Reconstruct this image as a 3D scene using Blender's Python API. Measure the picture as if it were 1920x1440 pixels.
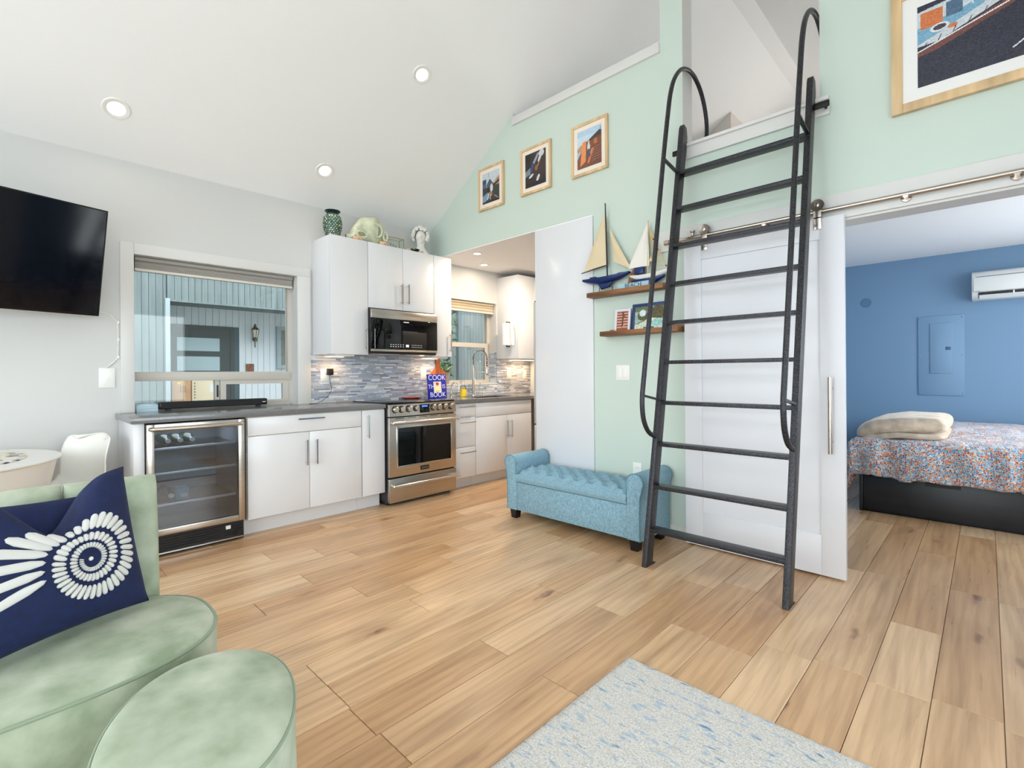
import bpy, bmesh, math, random
import numpy as np
from mathutils import Vector, Matrix, Euler, noise as mnoise

for _o in list(bpy.data.objects): bpy.data.objects.remove(_o)
SC = bpy.context.scene
COL = SC.collection
PI = math.pi

# ------------------------------------------------------------------ camera
def set_camera():
    f_px, yaw, roll, y0 = 916.99, 0.770971, -0.0074654, 699.74
    cd = bpy.data.cameras.new('camera'); cam = bpy.data.objects.new('camera', cd)
    COL.objects.link(cam)
    cd.sensor_width = 36.0; cd.sensor_fit = 'HORIZONTAL'
    cd.lens = f_px * 36.0 / 1920.0
    cd.shift_y = (y0 - 720.0) / 1920.0
    cd.clip_start = 0.05
    fw = Vector((-math.sin(yaw), math.cos(yaw), 0)); rt = Vector((math.cos(yaw), math.sin(yaw), 0)); up = rt.cross(fw)
    r2 = rt * math.cos(roll) + up * math.sin(roll); u2 = up * math.cos(roll) - rt * math.sin(roll)
    m = Matrix((r2, u2, -fw)).transposed().to_4x4(); m.translation = (0, 0, 1.18)
    cam.matrix_world = m
    SC.camera = cam
set_camera()

# ------------------------------------------------------------------ world, daylight, exposure
SKY = 3.8
world = bpy.data.worlds.new('overcast_sky'); SC.world = world; world.use_nodes = True
_bg = world.node_tree.nodes['Background']; _bg.inputs[0].default_value = (0.90, 0.95, 1.0, 1); _bg.inputs[1].default_value = SKY
SC.view_settings.view_transform = 'Standard'; SC.view_settings.look = 'None'
SC.view_settings.gamma = 1.0; SC.view_settings.use_curve_mapping = False
SC.view_settings.exposure = 0.16
SC.cycles.use_denoising = True
SC.cycles.max_bounces = 7; SC.cycles.diffuse_bounces = 4; SC.cycles.glossy_bounces = 3
SC.cycles.transparent_max_bounces = 12; SC.cycles.transmission_bounces = 4
SC.cycles.use_adaptive_sampling = True; SC.cycles.adaptive_threshold = 0.03; SC.cycles.adaptive_min_samples = 12
SC.cycles.use_light_tree = False
SC.cycles.sample_clamp_indirect = 8.0; SC.cycles.caustics_reflective = False; SC.cycles.caustics_refractive = False

def daylight(name, loc, rot, sx, sy, radiance, col=(0.86, 0.935, 1.0)):
    l = bpy.data.lights.new(name, 'AREA'); l.shape = 'RECTANGLE'; l.size = sx; l.size_y = sy
    l.energy = radiance * PI * sx * sy; l.color = col
    o = bpy.data.objects.new(name, l); COL.objects.link(o); o.location = loc; o.rotation_euler = rot
# daylight entering by the glazed openings of the walls behind and beside the camera
daylight('daylight_rear_doors', (-1.5, -2.56, 1.10), (PI/2, 0, 0), 4.5, 2.1, 2.5)
daylight('daylight_rear_gable', (-1.6, -2.56, 3.20), (PI/2, 0, 0), 2.9, 1.1, 2.5)
daylight('daylight_right', (1.26, 0.2, 1.45), (0, PI/2, 0), 1.6, 4.1, 2.2)
daylight('daylight_loft', (-.2, 7.17, 3.0), (-PI/2, 0, 0), 1.5, .28, 20.0, (1.0, .95, .9))  # added fill light, out of view, to brighten the dark loft
daylight('daylight_bedroom', (1.26, 5.4, 1.45), (0, PI/2, 0), 1.6, 2.5, 3.4)

# ------------------------------------------------------------------ helpers
def lin(c):
    out = []
    for v in c[:3]:
        v = v / 255.0
        out.append(v / 12.92 if v <= 0.04045 else ((v + 0.055) / 1.055) ** 2.4)
    return (out[0], out[1], out[2], 1.0)

MATS = {}
def mat(name, col=(200, 200, 200), rough=0.5, metal=0.0, spec=0.5, coat=0.0, sheen=0.0, noise=None, bump=None,
        emit=None, stretch=None, trans=0.0, ior=1.45, aniso=0.0):
    """noise=(scale, amount, second colour or None)  bump=(scale, strength)"""
    if name in MATS: return MATS[name]
    m = bpy.data.materials.new(name); m.use_nodes = True
    nt = m.node_tree; N = nt.nodes; L = nt.links; b = N['Principled BSDF']
    b.inputs['Base Color'].default_value = lin(col); b.inputs['Roughness'].default_value = rough
    b.inputs['Metallic'].default_value = metal; b.inputs['Specular IOR Level'].default_value = spec
    b.inputs['Coat Weight'].default_value = coat; b.inputs['Coat Roughness'].default_value = 0.06
    b.inputs['Sheen Weight'].default_value = sheen; b.inputs['Sheen Roughness'].default_value = 0.4
    b.inputs['Transmission Weight'].default_value = trans; b.inputs['IOR'].default_value = ior
    b.inputs['Anisotropic'].default_value = aniso
    if sheen: b.inputs['Sheen Tint'].default_value = lin([min(255, int(c * .5 + 128)) for c in col])
    if emit:
        b.inputs['Emission Color'].default_value = lin(emit[0]); b.inputs['Emission Strength'].default_value = emit[1]
    if noise or bump:
        tc = N.new('ShaderNodeTexCoord'); mp = N.new('ShaderNodeMapping'); L.new(tc.outputs['Object'], mp.inputs[0])
        if stretch: mp.inputs['Scale'].default_value = stretch
    if noise:
        n = N.new('ShaderNodeTexNoise'); n.inputs['Scale'].default_value = noise[0]; n.inputs['Detail'].default_value = 5
        L.new(mp.outputs[0], n.inputs[0])
        r = N.new('ShaderNodeValToRGB'); r.color_ramp.elements[0].position = 0.32; r.color_ramp.elements[1].position = 0.68
        c2 = noise[2] if len(noise) > 2 and noise[2] else [max(0, c * (1 - noise[1])) for c in col]
        c1 = col if len(noise) > 2 and noise[2] else [min(255, c * (1 + noise[1] * .4)) for c in col]
        r.color_ramp.elements[0].color = lin(c2); r.color_ramp.elements[1].color = lin(c1)
        L.new(n.outputs[0], r.inputs[0]); L.new(r.outputs[0], b.inputs['Base Color'])
    if bump:
        n2 = N.new('ShaderNodeTexNoise'); n2.inputs['Scale'].default_value = bump[0]; n2.inputs['Detail'].default_value = 4
        L.new(mp.outputs[0], n2.inputs[0])
        bp = N.new('ShaderNodeBump'); bp.inputs['Strength'].default_value = bump[1]; bp.inputs['Distance'].default_value = 0.002
        L.new(n2.outputs[0], bp.inputs['Height']); L.new(bp.outputs[0], b.inputs['Normal'])
    MATS[name] = m
    return m

def glass_mat(name, tint=(255, 255, 255), ior=1.45, rough=0.0):
    if name in MATS: return MATS[name]
    m = bpy.data.materials.new(name); m.use_nodes = True; nt = m.node_tree; N = nt.nodes; L = nt.links
    N.remove(N['Principled BSDF']); out = N['Material Output']
    t = N.new('ShaderNodeBsdfTransparent'); t.inputs[0].default_value = lin(tint)
    g = N.new('ShaderNodeBsdfGlossy'); g.inputs['Roughness'].default_value = rough
    fr = N.new('ShaderNodeFresnel'); fr.inputs[0].default_value = ior
    mx = N.new('ShaderNodeMixShader'); L.new(fr.outputs[0], mx.inputs[0]); L.new(t.outputs[0], mx.inputs[1]); L.new(g.outputs[0], mx.inputs[2])
    L.new(mx.outputs[0], out.inputs[0]); MATS[name] = m
    return m

def paint_mat():
    if 'print' in MATS: return MATS['print']
    m = bpy.data.materials.new('print'); m.use_nodes = True; N = m.node_tree.nodes; b = N['Principled BSDF']
    a = N.new('ShaderNodeAttribute'); a.attribute_name = 'Col'; m.node_tree.links.new(a.outputs['Color'], b.inputs['Base Color'])
    b.inputs['Roughness'].default_value = 0.35; MATS['print'] = m
    return m

def wmat(o):
    m = o.matrix_basis.copy()
    while o.parent: o = o.parent; m = o.matrix_basis @ m
    return m

def thing(name, label, cat, loc=(0, 0, 0), rot=None, group=None, mw=None):
    o = bpy.data.objects.new(name, None); COL.objects.link(o); o.empty_display_size = 0.05
    if mw is not None: o.matrix_basis = mw
    else:
        o.location = loc
        if rot: o.rotation_euler = rot
    tag(o, label, cat, group)
    return o

def tag(o, label=None, cat=None, group=None, kind=None):
    if label: o['label'] = label
    if cat: o['category'] = cat
    if group: o['group'] = group
    if kind: o['kind'] = kind
    return o

class B:
    def __init__(s): s.bm = bmesh.new()
    def box(s, x0, x1, y0, y1, z0, z1, bev=0.0, seg=2, M=None):
        vs = [s.bm.verts.new(p) for p in ((x0,y0,z0),(x1,y0,z0),(x1,y1,z0),(x0,y1,z0),(x0,y0,z1),(x1,y0,z1),(x1,y1,z1),(x0,y1,z1))]
        fs = [s.bm.faces.new([vs[i] for i in f]) for f in ((3,2,1,0),(4,5,6,7),(0,1,5,4),(1,2,6,5),(2,3,7,6),(3,0,4,7))]
        if M is not None: bmesh.ops.transform(s.bm, matrix=M, verts=vs)
        if bev > 0:
            es = set(e for f in fs for e in f.edges)
            bmesh.ops.bevel(s.bm, geom=list(es), offset=bev, segments=seg, profile=0.5, affect='EDGES')
        return s
    def prism(s, poly, axis, a0, a1, bev=0.0, seg=2):
        def P(u, v, a): return {'x': (a, u, v), 'y': (u, a, v), 'z': (u, v, a)}[axis]
        n = len(poly)
        lo = [s.bm.verts.new(P(u, v, a0)) for u, v in poly]; hi = [s.bm.verts.new(P(u, v, a1)) for u, v in poly]
        fs = [s.bm.faces.new(lo), s.bm.faces.new(hi[::-1])]
        for i in range(n): fs.append(s.bm.faces.new((lo[i], hi[i], hi[(i+1) % n], lo[(i+1) % n])))
        bmesh.ops.recalc_face_normals(s.bm, faces=fs)
        if bev > 0:
            es = set(e for f in fs[:2] for e in f.edges)
            bmesh.ops.bevel(s.bm, geom=list(es), offset=bev, segments=seg, profile=0.5, affect='EDGES')
        return s
    def tube(s, pts, r, n=10, closed=False, sq=None):
        """round tube through pts; sq=(w,h) gives a rectangular bar"""
        pts = [Vector(p) for p in pts]; k = len(pts)
        rs = r if isinstance(r, (list, tuple)) else [r] * k
        rings = []; prev = None
        for i, p in enumerate(pts):
            if closed: t = (pts[(i+1) % k] - pts[i-1])
            else: t = (pts[min(i+1, k-1)] - pts[max(i-1, 0)])
            t.normalize()
            if prev is None:
                a = Vector((0, 0, 1)) if abs(t.z) < 0.9 else Vector((1, 0, 0))
                u = t.cross(a).normalized()
            else:
                u = (prev - t * prev.dot(t)).normalized()
            prev = u; v = t.cross(u)
            rings.append([s.bm.verts.new(p + (u * math.cos(2*PI*j/n) + v * math.sin(2*PI*j/n)) * rs[i]) for j in range(n)])
        m = k if closed else k - 1
        for i in range(m):
            a, b = rings[i], rings[(i+1) % k]
            for j in range(n): s.bm.faces.new((a[j], a[(j+1) % n], b[(j+1) % n], b[j]))
        if not closed:
            s.bm.faces.new(rings[0][::-1]); s.bm.faces.new(rings[-1])
        return s
    def bar(s, p, q, w, h, up=(0, 0, 1), bev=0.0):
        """rectangular bar from p to q, w across, h along up"""
        p = Vector(p); q = Vector(q); t = q - p; ln = t.length; t.normalize(); up = Vector(up)
        a = t.cross(up).normalized(); c = a.cross(t)
        M = Matrix((a, t, c)).transposed().to_4x4(); M.translation = p
        return s.box(-w/2, w/2, 0, ln, -h/2, h/2, bev=bev, M=M)
    def lathe(s, prof, c=(0, 0, 0), n=24, M=None, cap=True):
        rings = []; new = []
        for r, z in prof:
            ring = [s.bm.verts.new((c[0] + r*math.cos(2*PI*j/n), c[1] + r*math.sin(2*PI*j/n), c[2] + z)) for j in range(n)]
            rings.append(ring); new += ring
        for a, b in zip(rings, rings[1:]):
            for j in range(n): s.bm.faces.new((a[j], a[(j+1) % n], b[(j+1) % n], b[j]))
        if cap:
            if prof[0][0] > 1e-5: s.bm.faces.new(rings[0][::-1])
            if prof[-1][0] > 1e-5: s.bm.faces.new(rings[-1])
        if M is not None: bmesh.ops.transform(s.bm, matrix=M, verts=new)
        return s
    def ball(s, c, r, nu=12, nv=8, M=None):
        if not isinstance(r, (list, tuple)): r = (r, r, r)
        new = []; rings = []
        top = s.bm.verts.new((c[0], c[1], c[2] + r[2])); bot = s.bm.verts.new((c[0], c[1], c[2] - r[2])); new += [top, bot]
        for i in range(1, nv):
            ph = PI * i / nv
            ring = [s.bm.verts.new((c[0] + r[0]*math.sin(ph)*math.cos(2*PI*j/nu), c[1] + r[1]*math.sin(ph)*math.sin(2*PI*j/nu), c[2] + r[2]*math.cos(ph))) for j in range(nu)]
            rings.append(ring); new += ring
        for j in range(nu):
            s.bm.faces.new((top, rings[0][j], rings[0][(j+1) % nu])); s.bm.faces.new((bot, rings[-1][(j+1) % nu], rings[-1][j]))
        for a, b in zip(rings, rings[1:]):
            for j in range(nu): s.bm.faces.new((a[j], b[j], b[(j+1) % nu], a[(j+1) % nu]))
        if M is not None: bmesh.ops.transform(s.bm, matrix=M, verts=new)
        return s
    def grid(s, fn, nu, nv, closed_u=False):
        """surface fn(u,v) with u,v in 0..1"""
        cols = nu if closed_u else nu + 1
        vs = [[s.bm.verts.new(fn(i / nu, j / nv)) for j in range(nv + 1)] for i in range(cols)]
        for i in range(nu):
            a = vs[i]; b = vs[(i+1) % cols]
            for j in range(nv): s.bm.faces.new((a[j], b[j], b[j+1], a[j+1]))
        return s
    def build(s, name, m, parent=None, smooth=None, local=False, kind=None):
        bmesh.ops.recalc_face_normals(s.bm, faces=s.bm.faces[:])
        me = bpy.data.meshes.new(name); s.bm.to_mesh(me); s.bm.free()
        if smooth is not None:
            me.polygons.foreach_set('use_smooth', [True] * len(me.polygons))
            if smooth < 180: me.set_sharp_from_angle(angle=math.radians(smooth))
        return finish(name, me, m, parent, local, kind)

def finish(name, me, m, parent=None, local=False, kind=None):
    if m is not None: me.materials.append(m)
    o = bpy.data.objects.new(name, me); COL.objects.link(o)
    if parent is not None:
        o.parent = parent
        if not local: me.transform(wmat(parent).inverted())
    elif not local:
        co = np.empty(len(me.vertices) * 3); me.vertices.foreach_get('co', co); co = co.reshape(-1, 3)
        lo, hi = co.min(0), co.max(0); c = Vector(((lo[0]+hi[0])/2, (lo[1]+hi[1])/2, lo[2]))
        me.transform(Matrix.Translation(-c)); o.location = c
    if kind: o['kind'] = kind
    return o

def bx(name, m, parent, x0, x1, y0, y1, z0, z1, bev=0.0, seg=2, local=False, smooth=40):
    return B().box(x0, x1, y0, y1, z0, z1, bev=bev, seg=seg).build(name, m, parent, smooth=smooth if bev else None, local=local)

def share(me, name, parent, m4):
    """another object on the same mesh data, placed by a matrix in its parent's space"""
    o = bpy.data.objects.new(name, me); COL.objects.link(o); o.parent = parent; o.matrix_basis = m4
    return o

def text_mesh(name, body, size, m, parent, M, extrude=0.0005, align='CENTER'):
    cu = bpy.data.curves.new('txt', 'FONT'); cu.body = body; cu.size = size; cu.extrude = extrude; cu.align_x = align; cu.align_y = 'CENTER'
    t = bpy.data.objects.new('txt', cu); COL.objects.link(t); bpy.context.view_layer.update()
    me = bpy.data.meshes.new_from_object(t.evaluated_get(bpy.context.evaluated_depsgraph_get()))
    bpy.data.objects.remove(t); bpy.data.curves.remove(cu)
    me.name = name; me.materials.clear(); me.transform(M)
    return finish(name, me, m, parent)

class Pic:
    """a small raster painted with shapes, turned into a coloured quad grid (flat print)"""
    def __init__(s, w, h, col, k=2):
        s.k = k; s.w, s.h = w*k, h*k; s.a = np.zeros((s.h, s.w, 3)); s.a[:] = col
        s.X, s.Y = np.meshgrid((np.arange(s.w) + .5)/k, (np.arange(s.h) + .5)/k)
    def rect(s, x0, y0, x1, y1, c): s.a[(s.X >= x0) & (s.X < x1) & (s.Y >= y0) & (s.Y < y1)] = c; return s
    def ell(s, cx, cy, rx, ry, c, ang=0):
        dx, dy = s.X - cx, s.Y - cy; ca, sa = math.cos(ang), math.sin(ang)
        s.a[((dx*ca + dy*sa) / rx) ** 2 + ((dy*ca - dx*sa) / ry) ** 2 < 1] = c; return s
    def poly(s, pts, c):
        ins = np.zeros((s.h, s.w), bool); n = len(pts)
        for i in range(n):
            x0, y0 = pts[i]; x1, y1 = pts[(i+1) % n]
            if y0 == y1: continue
            cond = ((s.Y > min(y0, y1)) & (s.Y <= max(y0, y1)))
            ins ^= cond & (s.X < (s.Y - y0) * (x1 - x0) / (y1 - y0) + x0)
        s.a[ins] = c; return s
    def line(s, x0, y0, x1, y1, w, c):
        dx, dy = x1 - x0, y1 - y0; l = math.hypot(dx, dy) + 1e-6
        t = np.clip(((s.X - x0) * dx + (s.Y - y0) * dy) / l / l, 0, 1)
        s.a[np.hypot(s.X - x0 - t*dx, s.Y - y0 - t*dy) < w / 2] = c; return s
    def grain(s, amt, seed=1):
        rs = np.random.RandomState(seed); s.a += rs.randn(s.h, s.w, 1) * amt
        g = rs.randn(s.h // s.k + 1, s.w // s.k + 1, 1) * amt; s.a += np.kron(g, np.ones((s.k, s.k, 1)))[:s.h, :s.w]; return s
    def build(s, name, parent, O, U, V):
        """O top-left corner, U along the width, V down the height (vectors)"""
        O, U, V = np.array(O, float), np.array(U, float), np.array(V, float)
        gu, gv = np.meshgrid(np.arange(s.w + 1) / s.w, np.arange(s.h + 1) / s.h)
        co = O + gu[..., None] * U + gv[..., None] * V
        idx = np.arange((s.w + 1) * (s.h + 1)).reshape(s.h + 1, s.w + 1)
        f = np.stack([idx[1:, :-1], idx[1:, 1:], idx[:-1, 1:], idx[:-1, :-1]], -1).reshape(-1, 4)
        me = bpy.data.meshes.new(name); me.from_pydata(co.reshape(-1, 3).tolist(), [], f.tolist())
        c = np.clip(s.a, 0, 255) / 255.0; c = np.where(c <= .04045, c / 12.92, ((c + .055) / 1.055) ** 2.4).reshape(-1, 3)
        c = np.concatenate([c, np.ones((len(c), 1))], 1); c = np.repeat(c, 4, axis=0)
        at = me.color_attributes.new('Col', 'FLOAT_COLOR', 'CORNER'); at.data.foreach_set('color', c.ravel())
        return finish(name, me, paint_mat(), parent)

R = random.Random(7)

# ------------------------------------------------------------------ shared materials
WHITE_WALL = mat('white_wall_paint', (211, 211, 209), 0.75)
CEIL = mat('ceiling_paint', (245, 246, 246), 0.8)
GREEN = mat('mint_wall_paint', (203, 217, 207), 0.6)
BLUE = mat('blue_wall_paint', (122, 154, 184), 0.55)
TRIM = mat('white_trim_paint', (219, 218, 215), 0.4)
GLOSS = mat('gloss_white_laminate', (224, 225, 228), 0.2)
DOORW = mat('white_door_paint', (226, 227, 232), 0.35)
STEEL = mat('brushed_steel', (196, 188, 178), 0.28, metal=1.0, noise=(3, .06), stretch=(1, 1, 60))
CHROME = mat('chrome', (215, 215, 215), 0.12, metal=1.0)
NICKEL = mat('brushed_nickel', (190, 180, 170), 0.25, metal=1.0)
BLACKG = mat('black_glass', (8, 8, 10), 0.04, spec=.6)
BLACKP = mat('black_plastic', (22, 22, 24), 0.4)
LADDER = mat('hammered_dark_steel', (60, 60, 64), 0.36, metal=.55, noise=(160, .5), bump=(220, .8))
OAKW = mat('light_maple', (222, 190, 145), 0.45, noise=(14, .14), stretch=(1, 1, .15))
WALNUT = mat('oiled_brown_wood', (142, 96, 58), 0.5, noise=(22, .35), stretch=(.12, 1, 1))
ALMOND = mat('almond_vinyl', (205, 198, 188), 0.4)
PLASTICW = mat('white_plastic', (240, 239, 235), 0.3)
PANE = glass_mat('window_glass', (250, 254, 253))
SIDING = mat('blue_grey_siding', (126, 137, 138), 0.7, noise=(4, .1), bump=(60, .4), stretch=(6, 6, .4))
EXTW = mat('exterior_white_trim', (166, 178, 184), 0.6)

def plank_mat(name='oak_plank', per_object=True):
    m = bpy.data.materials.new(name); m.use_nodes = True; nt = m.node_tree; N = nt.nodes; L = nt.links; b = N['Principled BSDF']
    tc = N.new('ShaderNodeTexCoord'); oi = N.new('ShaderNodeObjectInfo')
    off = N.new('ShaderNodeVectorMath'); off.operation = 'MULTIPLY_ADD'
    cb = N.new('ShaderNodeCombineXYZ'); L.new(oi.outputs['Random'], cb.inputs[0]); L.new(oi.outputs['Random'], cb.inputs[1])
    L.new(cb.outputs[0], off.inputs[0]); off.inputs[1].default_value = (37.0, 91.0, 0); L.new(tc.outputs['Object'], off.inputs[2])
    def mapped(sc):
        mp = N.new('ShaderNodeMapping'); mp.inputs['Scale'].default_value = sc; L.new(off.outputs[0], mp.inputs[0]); return mp
    def noi(sc, scale, det, dist=0.0):
        n = N.new('ShaderNodeTexNoise'); n.inputs['Scale'].default_value = scale; n.inputs['Detail'].default_value = det
        n.inputs['Distortion'].default_value = dist; L.new(mapped(sc).outputs[0], n.inputs[0]); return n.outputs[0]
    def ramp(src, p0, c0, p1, c1):
        r = N.new('ShaderNodeValToRGB'); r.color_ramp.elements[0].position = p0; r.color_ramp.elements[1].position = p1
        r.color_ramp.elements[0].color = c0; r.color_ramp.elements[1].color = c1; L.new(src, r.inputs[0]); return r.outputs[0]
    def mix(kind, fac, a, bb):
        x = N.new('ShaderNodeMix'); x.data_type = 'RGBA'; x.blend_type = kind
        if isinstance(fac, float): x.inputs[0].default_value = fac
        else: L.new(fac, x.inputs[0])
        for s_, v in ((6, a), (7, bb)):
            if isinstance(v, tuple): x.inputs[s_].default_value = v
            else: L.new(v, x.inputs[s_])
        return x.outputs[2]
    # each board has its own base tone
    tone = ramp(oi.outputs['Random'], 0.0, lin((198, 156, 114)), 1.0, lin((230, 197, 158)))
    cloud = ramp(noi((7, .8, 1), 1.0, 6, 1.2), .32, (0.60, 0.54, 0.50, 1), .56, (1.03, 1.02, 1.01, 1))
    c = mix('MULTIPLY', 0.62, tone, cloud)
    cath = N.new('ShaderNodeTexWave'); cath.wave_type = 'RINGS'; cath.rings_direction = 'SPHERICAL'
    cath.inputs['Scale'].default_value = 3.2; cath.inputs['Distortion'].default_value = 9.0; cath.inputs['Detail'].default_value = 3; cath.inputs['Detail Scale'].default_value = 1.4
    L.new(mapped((2.2, .22, 1)).outputs[0], cath.inputs[0])
    c = mix('MULTIPLY', 0.3, c, ramp(cath.outputs['Fac'], .1, (0.66, 0.6, 0.55, 1), .6, (1, 1, 1, 1)))
    c = mix('MULTIPLY', 0.55, c, ramp(noi((55, 1.6, 1), 1.0, 7, .4), .34, (0.78, 0.74, 0.70, 1), .58, (1, 1, 1, 1)))
    # knots
    v = N.new('ShaderNodeTexVoronoi'); v.inputs['Scale'].default_value = 1.0
    nv = N.new('ShaderNodeTexNoise'); nv.inputs['Scale'].default_value = 1.0; nv.inputs['Detail'].default_value = 3; L.new(mapped((26, 9, 1)).outputs[0], nv.inputs[0])
    av = N.new('ShaderNodeVectorMath'); av.operation = 'MULTIPLY_ADD'; L.new(nv.outputs['Color'], av.inputs[0]); av.inputs[1].default_value = (.42, .42, 0); L.new(mapped((7.5, 2.0, 1)).outputs[0], av.inputs[2])
    L.new(av.outputs[0], v.inputs[0])
    k = ramp(v.outputs['Distance'], .02, (1, 1, 1, 1), .16, (0, 0, 0, 1))
    halo = ramp(v.outputs['Distance'], .05, (1, 1, 1, 1), .5, (0, 0, 0, 1))
    k2 = ramp(noi((3.1, 1.3, 1), 1.0, 2), .44, (0, 0, 0, 1), .54, (1, 1, 1, 1))
    kf = N.new('ShaderNodeMath'); kf.operation = 'MULTIPLY'; L.new(k, kf.inputs[0]); L.new(k2, kf.inputs[1])
    kk = N.new('ShaderNodeMath'); kk.operation = 'MULTIPLY'; L.new(kf.outputs[0], kk.inputs[0]); kk.inputs[1].default_value = .85
    hf = N.new('ShaderNodeMath'); hf.operation = 'MULTIPLY'; L.new(halo, hf.inputs[0]); L.new(k2, hf.inputs[1])
    hh = N.new('ShaderNodeMath'); hh.operation = 'MULTIPLY'; L.new(hf.outputs[0], hh.inputs[0]); hh.inputs[1].default_value = .38
    c = mix('MIX', hh.outputs[0], c, lin((150, 106, 72)))
    c = mix('MIX', kk.outputs[0], c, lin((92, 62, 42)))
    L.new(c, b.inputs['Base Color'])
    rr = N.new('ShaderNodeMapRange'); L.new(noi((40, 2, 1), 1.0, 3), rr.inputs[0]); rr.inputs[3].default_value = .22; rr.inputs[4].default_value = .38
    L.new(rr.outputs[0], b.inputs['Roughness'])
    bp = N.new('ShaderNodeBump'); bp.inputs['Strength'].default_value = .12; bp.inputs['Distance'].default_value = .001
    L.new(noi((110, 4, 1), 1.0, 3), bp.inputs['Height']); L.new(bp.outputs[0], b.inputs['Normal'])
    MATS[name] = m
    return m
OAK = plank_mat()

# ------------------------------------------------------------------ room shell
XL, XR, YB, YF, YBED = -4.47, 1.28, 3.30, -2.60, 7.20
RIDGE0, RIDGE1 = -1.67, -1.52
def roof(x):
    if x < RIDGE0: return 2.74 + .667 * (x - XL)
    if x > RIDGE1: return 2.74 + .667 * (XR - x)
    return 2.74 + .667 * (RIDGE0 - XL)

def struct(o, label, cat=None):
    o['kind'] = 'structure'; o['label'] = label; o['category'] = cat or o.name.split('_')[0].split('.')[0]
    return o

floor = struct(bx('floor', OAK, None, XL - .2, XR + .1, YF - .1, YBED + .1, -0.16, -0.0135), 'light oak plank floor running from living room to kitchen', 'floor')
PW = 0.1842
JOINTS = {0: [3.529], 1: [2.275, 2.887, 4.138], 2: [3.517, 4.731], 3: [2.27], 5: [2.162, 2.787], 6: [1.444], 7: [2.065], 8: [.832, 1.447],
          9: [2.057], 10: [.836, 2.679], 11: [1.453], 13: [1.323, 1.931], 15: [1.193], 16: [1.577], 18: [1.168], 19: [.644], 20: [1.699], 21: [.976]}
def plank(x0, x1, y0, y1):
    g = .0011; x0 += g; x1 -= g; y0 += g; y1 -= g; c = .0012
    cx, cy = (x0 + x1) / 2, (y0 + y1) / 2
    def ring(i, z): return [(x0+i-cx, y0+i-cy, z), (x1-i-cx, y0+i-cy, z), (x1-i-cx, y1-i-cy, z), (x0+i-cx, y1-i-cy, z)]
    v = ring(0, -.013) + ring(0, -c) + ring(c, 0)
    f = [(3, 2, 1, 0), (8, 9, 10, 11)]
    for a in (0, 4):
        for j in range(4): f.append((a + j, a + (j+1) % 4, a + 4 + (j+1) % 4, a + 4 + j))
    me = bpy.data.meshes.new('plank'); me.from_pydata(v, [], f); me.materials.append(OAK)
    o = bpy.data.objects.new('plank', me); COL.objects.link(o); o.parent = floor
    o.location = Vector((cx, cy, 0)) - floor.location
for k in range(-5, 22):
    xr = .035 - PW * k; xl = xr - PW
    js = sorted(JOINTS.get(k, [R.uniform(.4, 1.6)]))
    y = js[0]
    while y > -.75: y -= 1.22; js.append(y)
    y = max(js)
    while y < YBED: y += 1.22; js.append(y)
    js = sorted(js); js = [max(-.9, js[0])] + js[1:-1] + [min(YBED, js[-1])]
    for a, b in zip(js, js[1:]):
        if b - a > .08 and not (xl < -1.7 and a > 4.95): plank(xl, xr, a, b)

# left wall with its two window openings
w = B()
for y0, y1, z0, z1 in ((YF, .64, 0, 2.85), (.64, 1.817, 0, .90), (.64, 1.817, 2.07, 2.85), (1.817, 3.42, 0, 2.85), (3.42, 4.32, 0, 1.055), (3.42, 4.32, 2.06, 2.85), (4.32, YBED + .15, 0, 2.85)):
    w.box(-4.70, XL, y0, y1, z0, z1)
wall_left = struct(w.build('wall_left', WHITE_WALL), 'long white wall with kitchen counter, windows and television')

def strips(name, y0, y1, lst, m):
    w = B()
    for x0, x1, z0, z1 in lst:
        if z1 is None:
            xs = [x0] + [r for r in (RIDGE0, RIDGE1) if x0 < r < x1] + [x1]
            w.prism([(x0, z0), (x1, z0)] + [(x, roof(x) + .05) for x in reversed(xs)], 'y', y0, y1)
        else: w.box(x0, x1, y0, y1, z0, z1)
    return w.build(name, m)
wall_back = struct(strips('wall_back', YB, YB + .15, [(XL - .1, -3.168, 2.462, None), (-3.168, -2.276, 2.462, 3.49), (-2.276, -1.689, 0, 3.49),
    (-1.689, -1.521, 0, None), (-1.521, -.69, 0, 2.66), (-.69, -.62, 0, None), (-.62, XR + .1, 2.05, None)], GREEN), 'mint green gable wall below the loft')
B().box(-1.521, -1.5195, YB + .001, YB + .15, 2.66, roof(-1.521)).build('jamb_lining', TRIM, wall_back)
struct(bx('wall_bedroom_back', BLUE, None, -1.75, XR + .1, YBED, YBED + .15, 0, 2.47), 'blue bedroom wall behind the bed')
struct(bx('wall_bedroom_left', BLUE, None, -1.75, -1.66, YB + .15, YBED, 0, 2.455), 'blue bedroom side wall hidden behind the sliding door')
struct(bx('wall_kitchen_end', WHITE_WALL, None, XL, -1.75, 4.95, 5.05, 0, 2.455), 'white end wall of the kitchen alcove')
struct(strips('wall_loft_end', YBED, YBED + .15, [(XL - .1, -1.0, 2.66, None), (-1.0, .6, 2.66, 2.85), (-1.0, .6, 3.15, None), (.6, XR + .1, 2.66, None)], WHITE_WALL), 'white gable wall at the far end of the loft')
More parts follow.
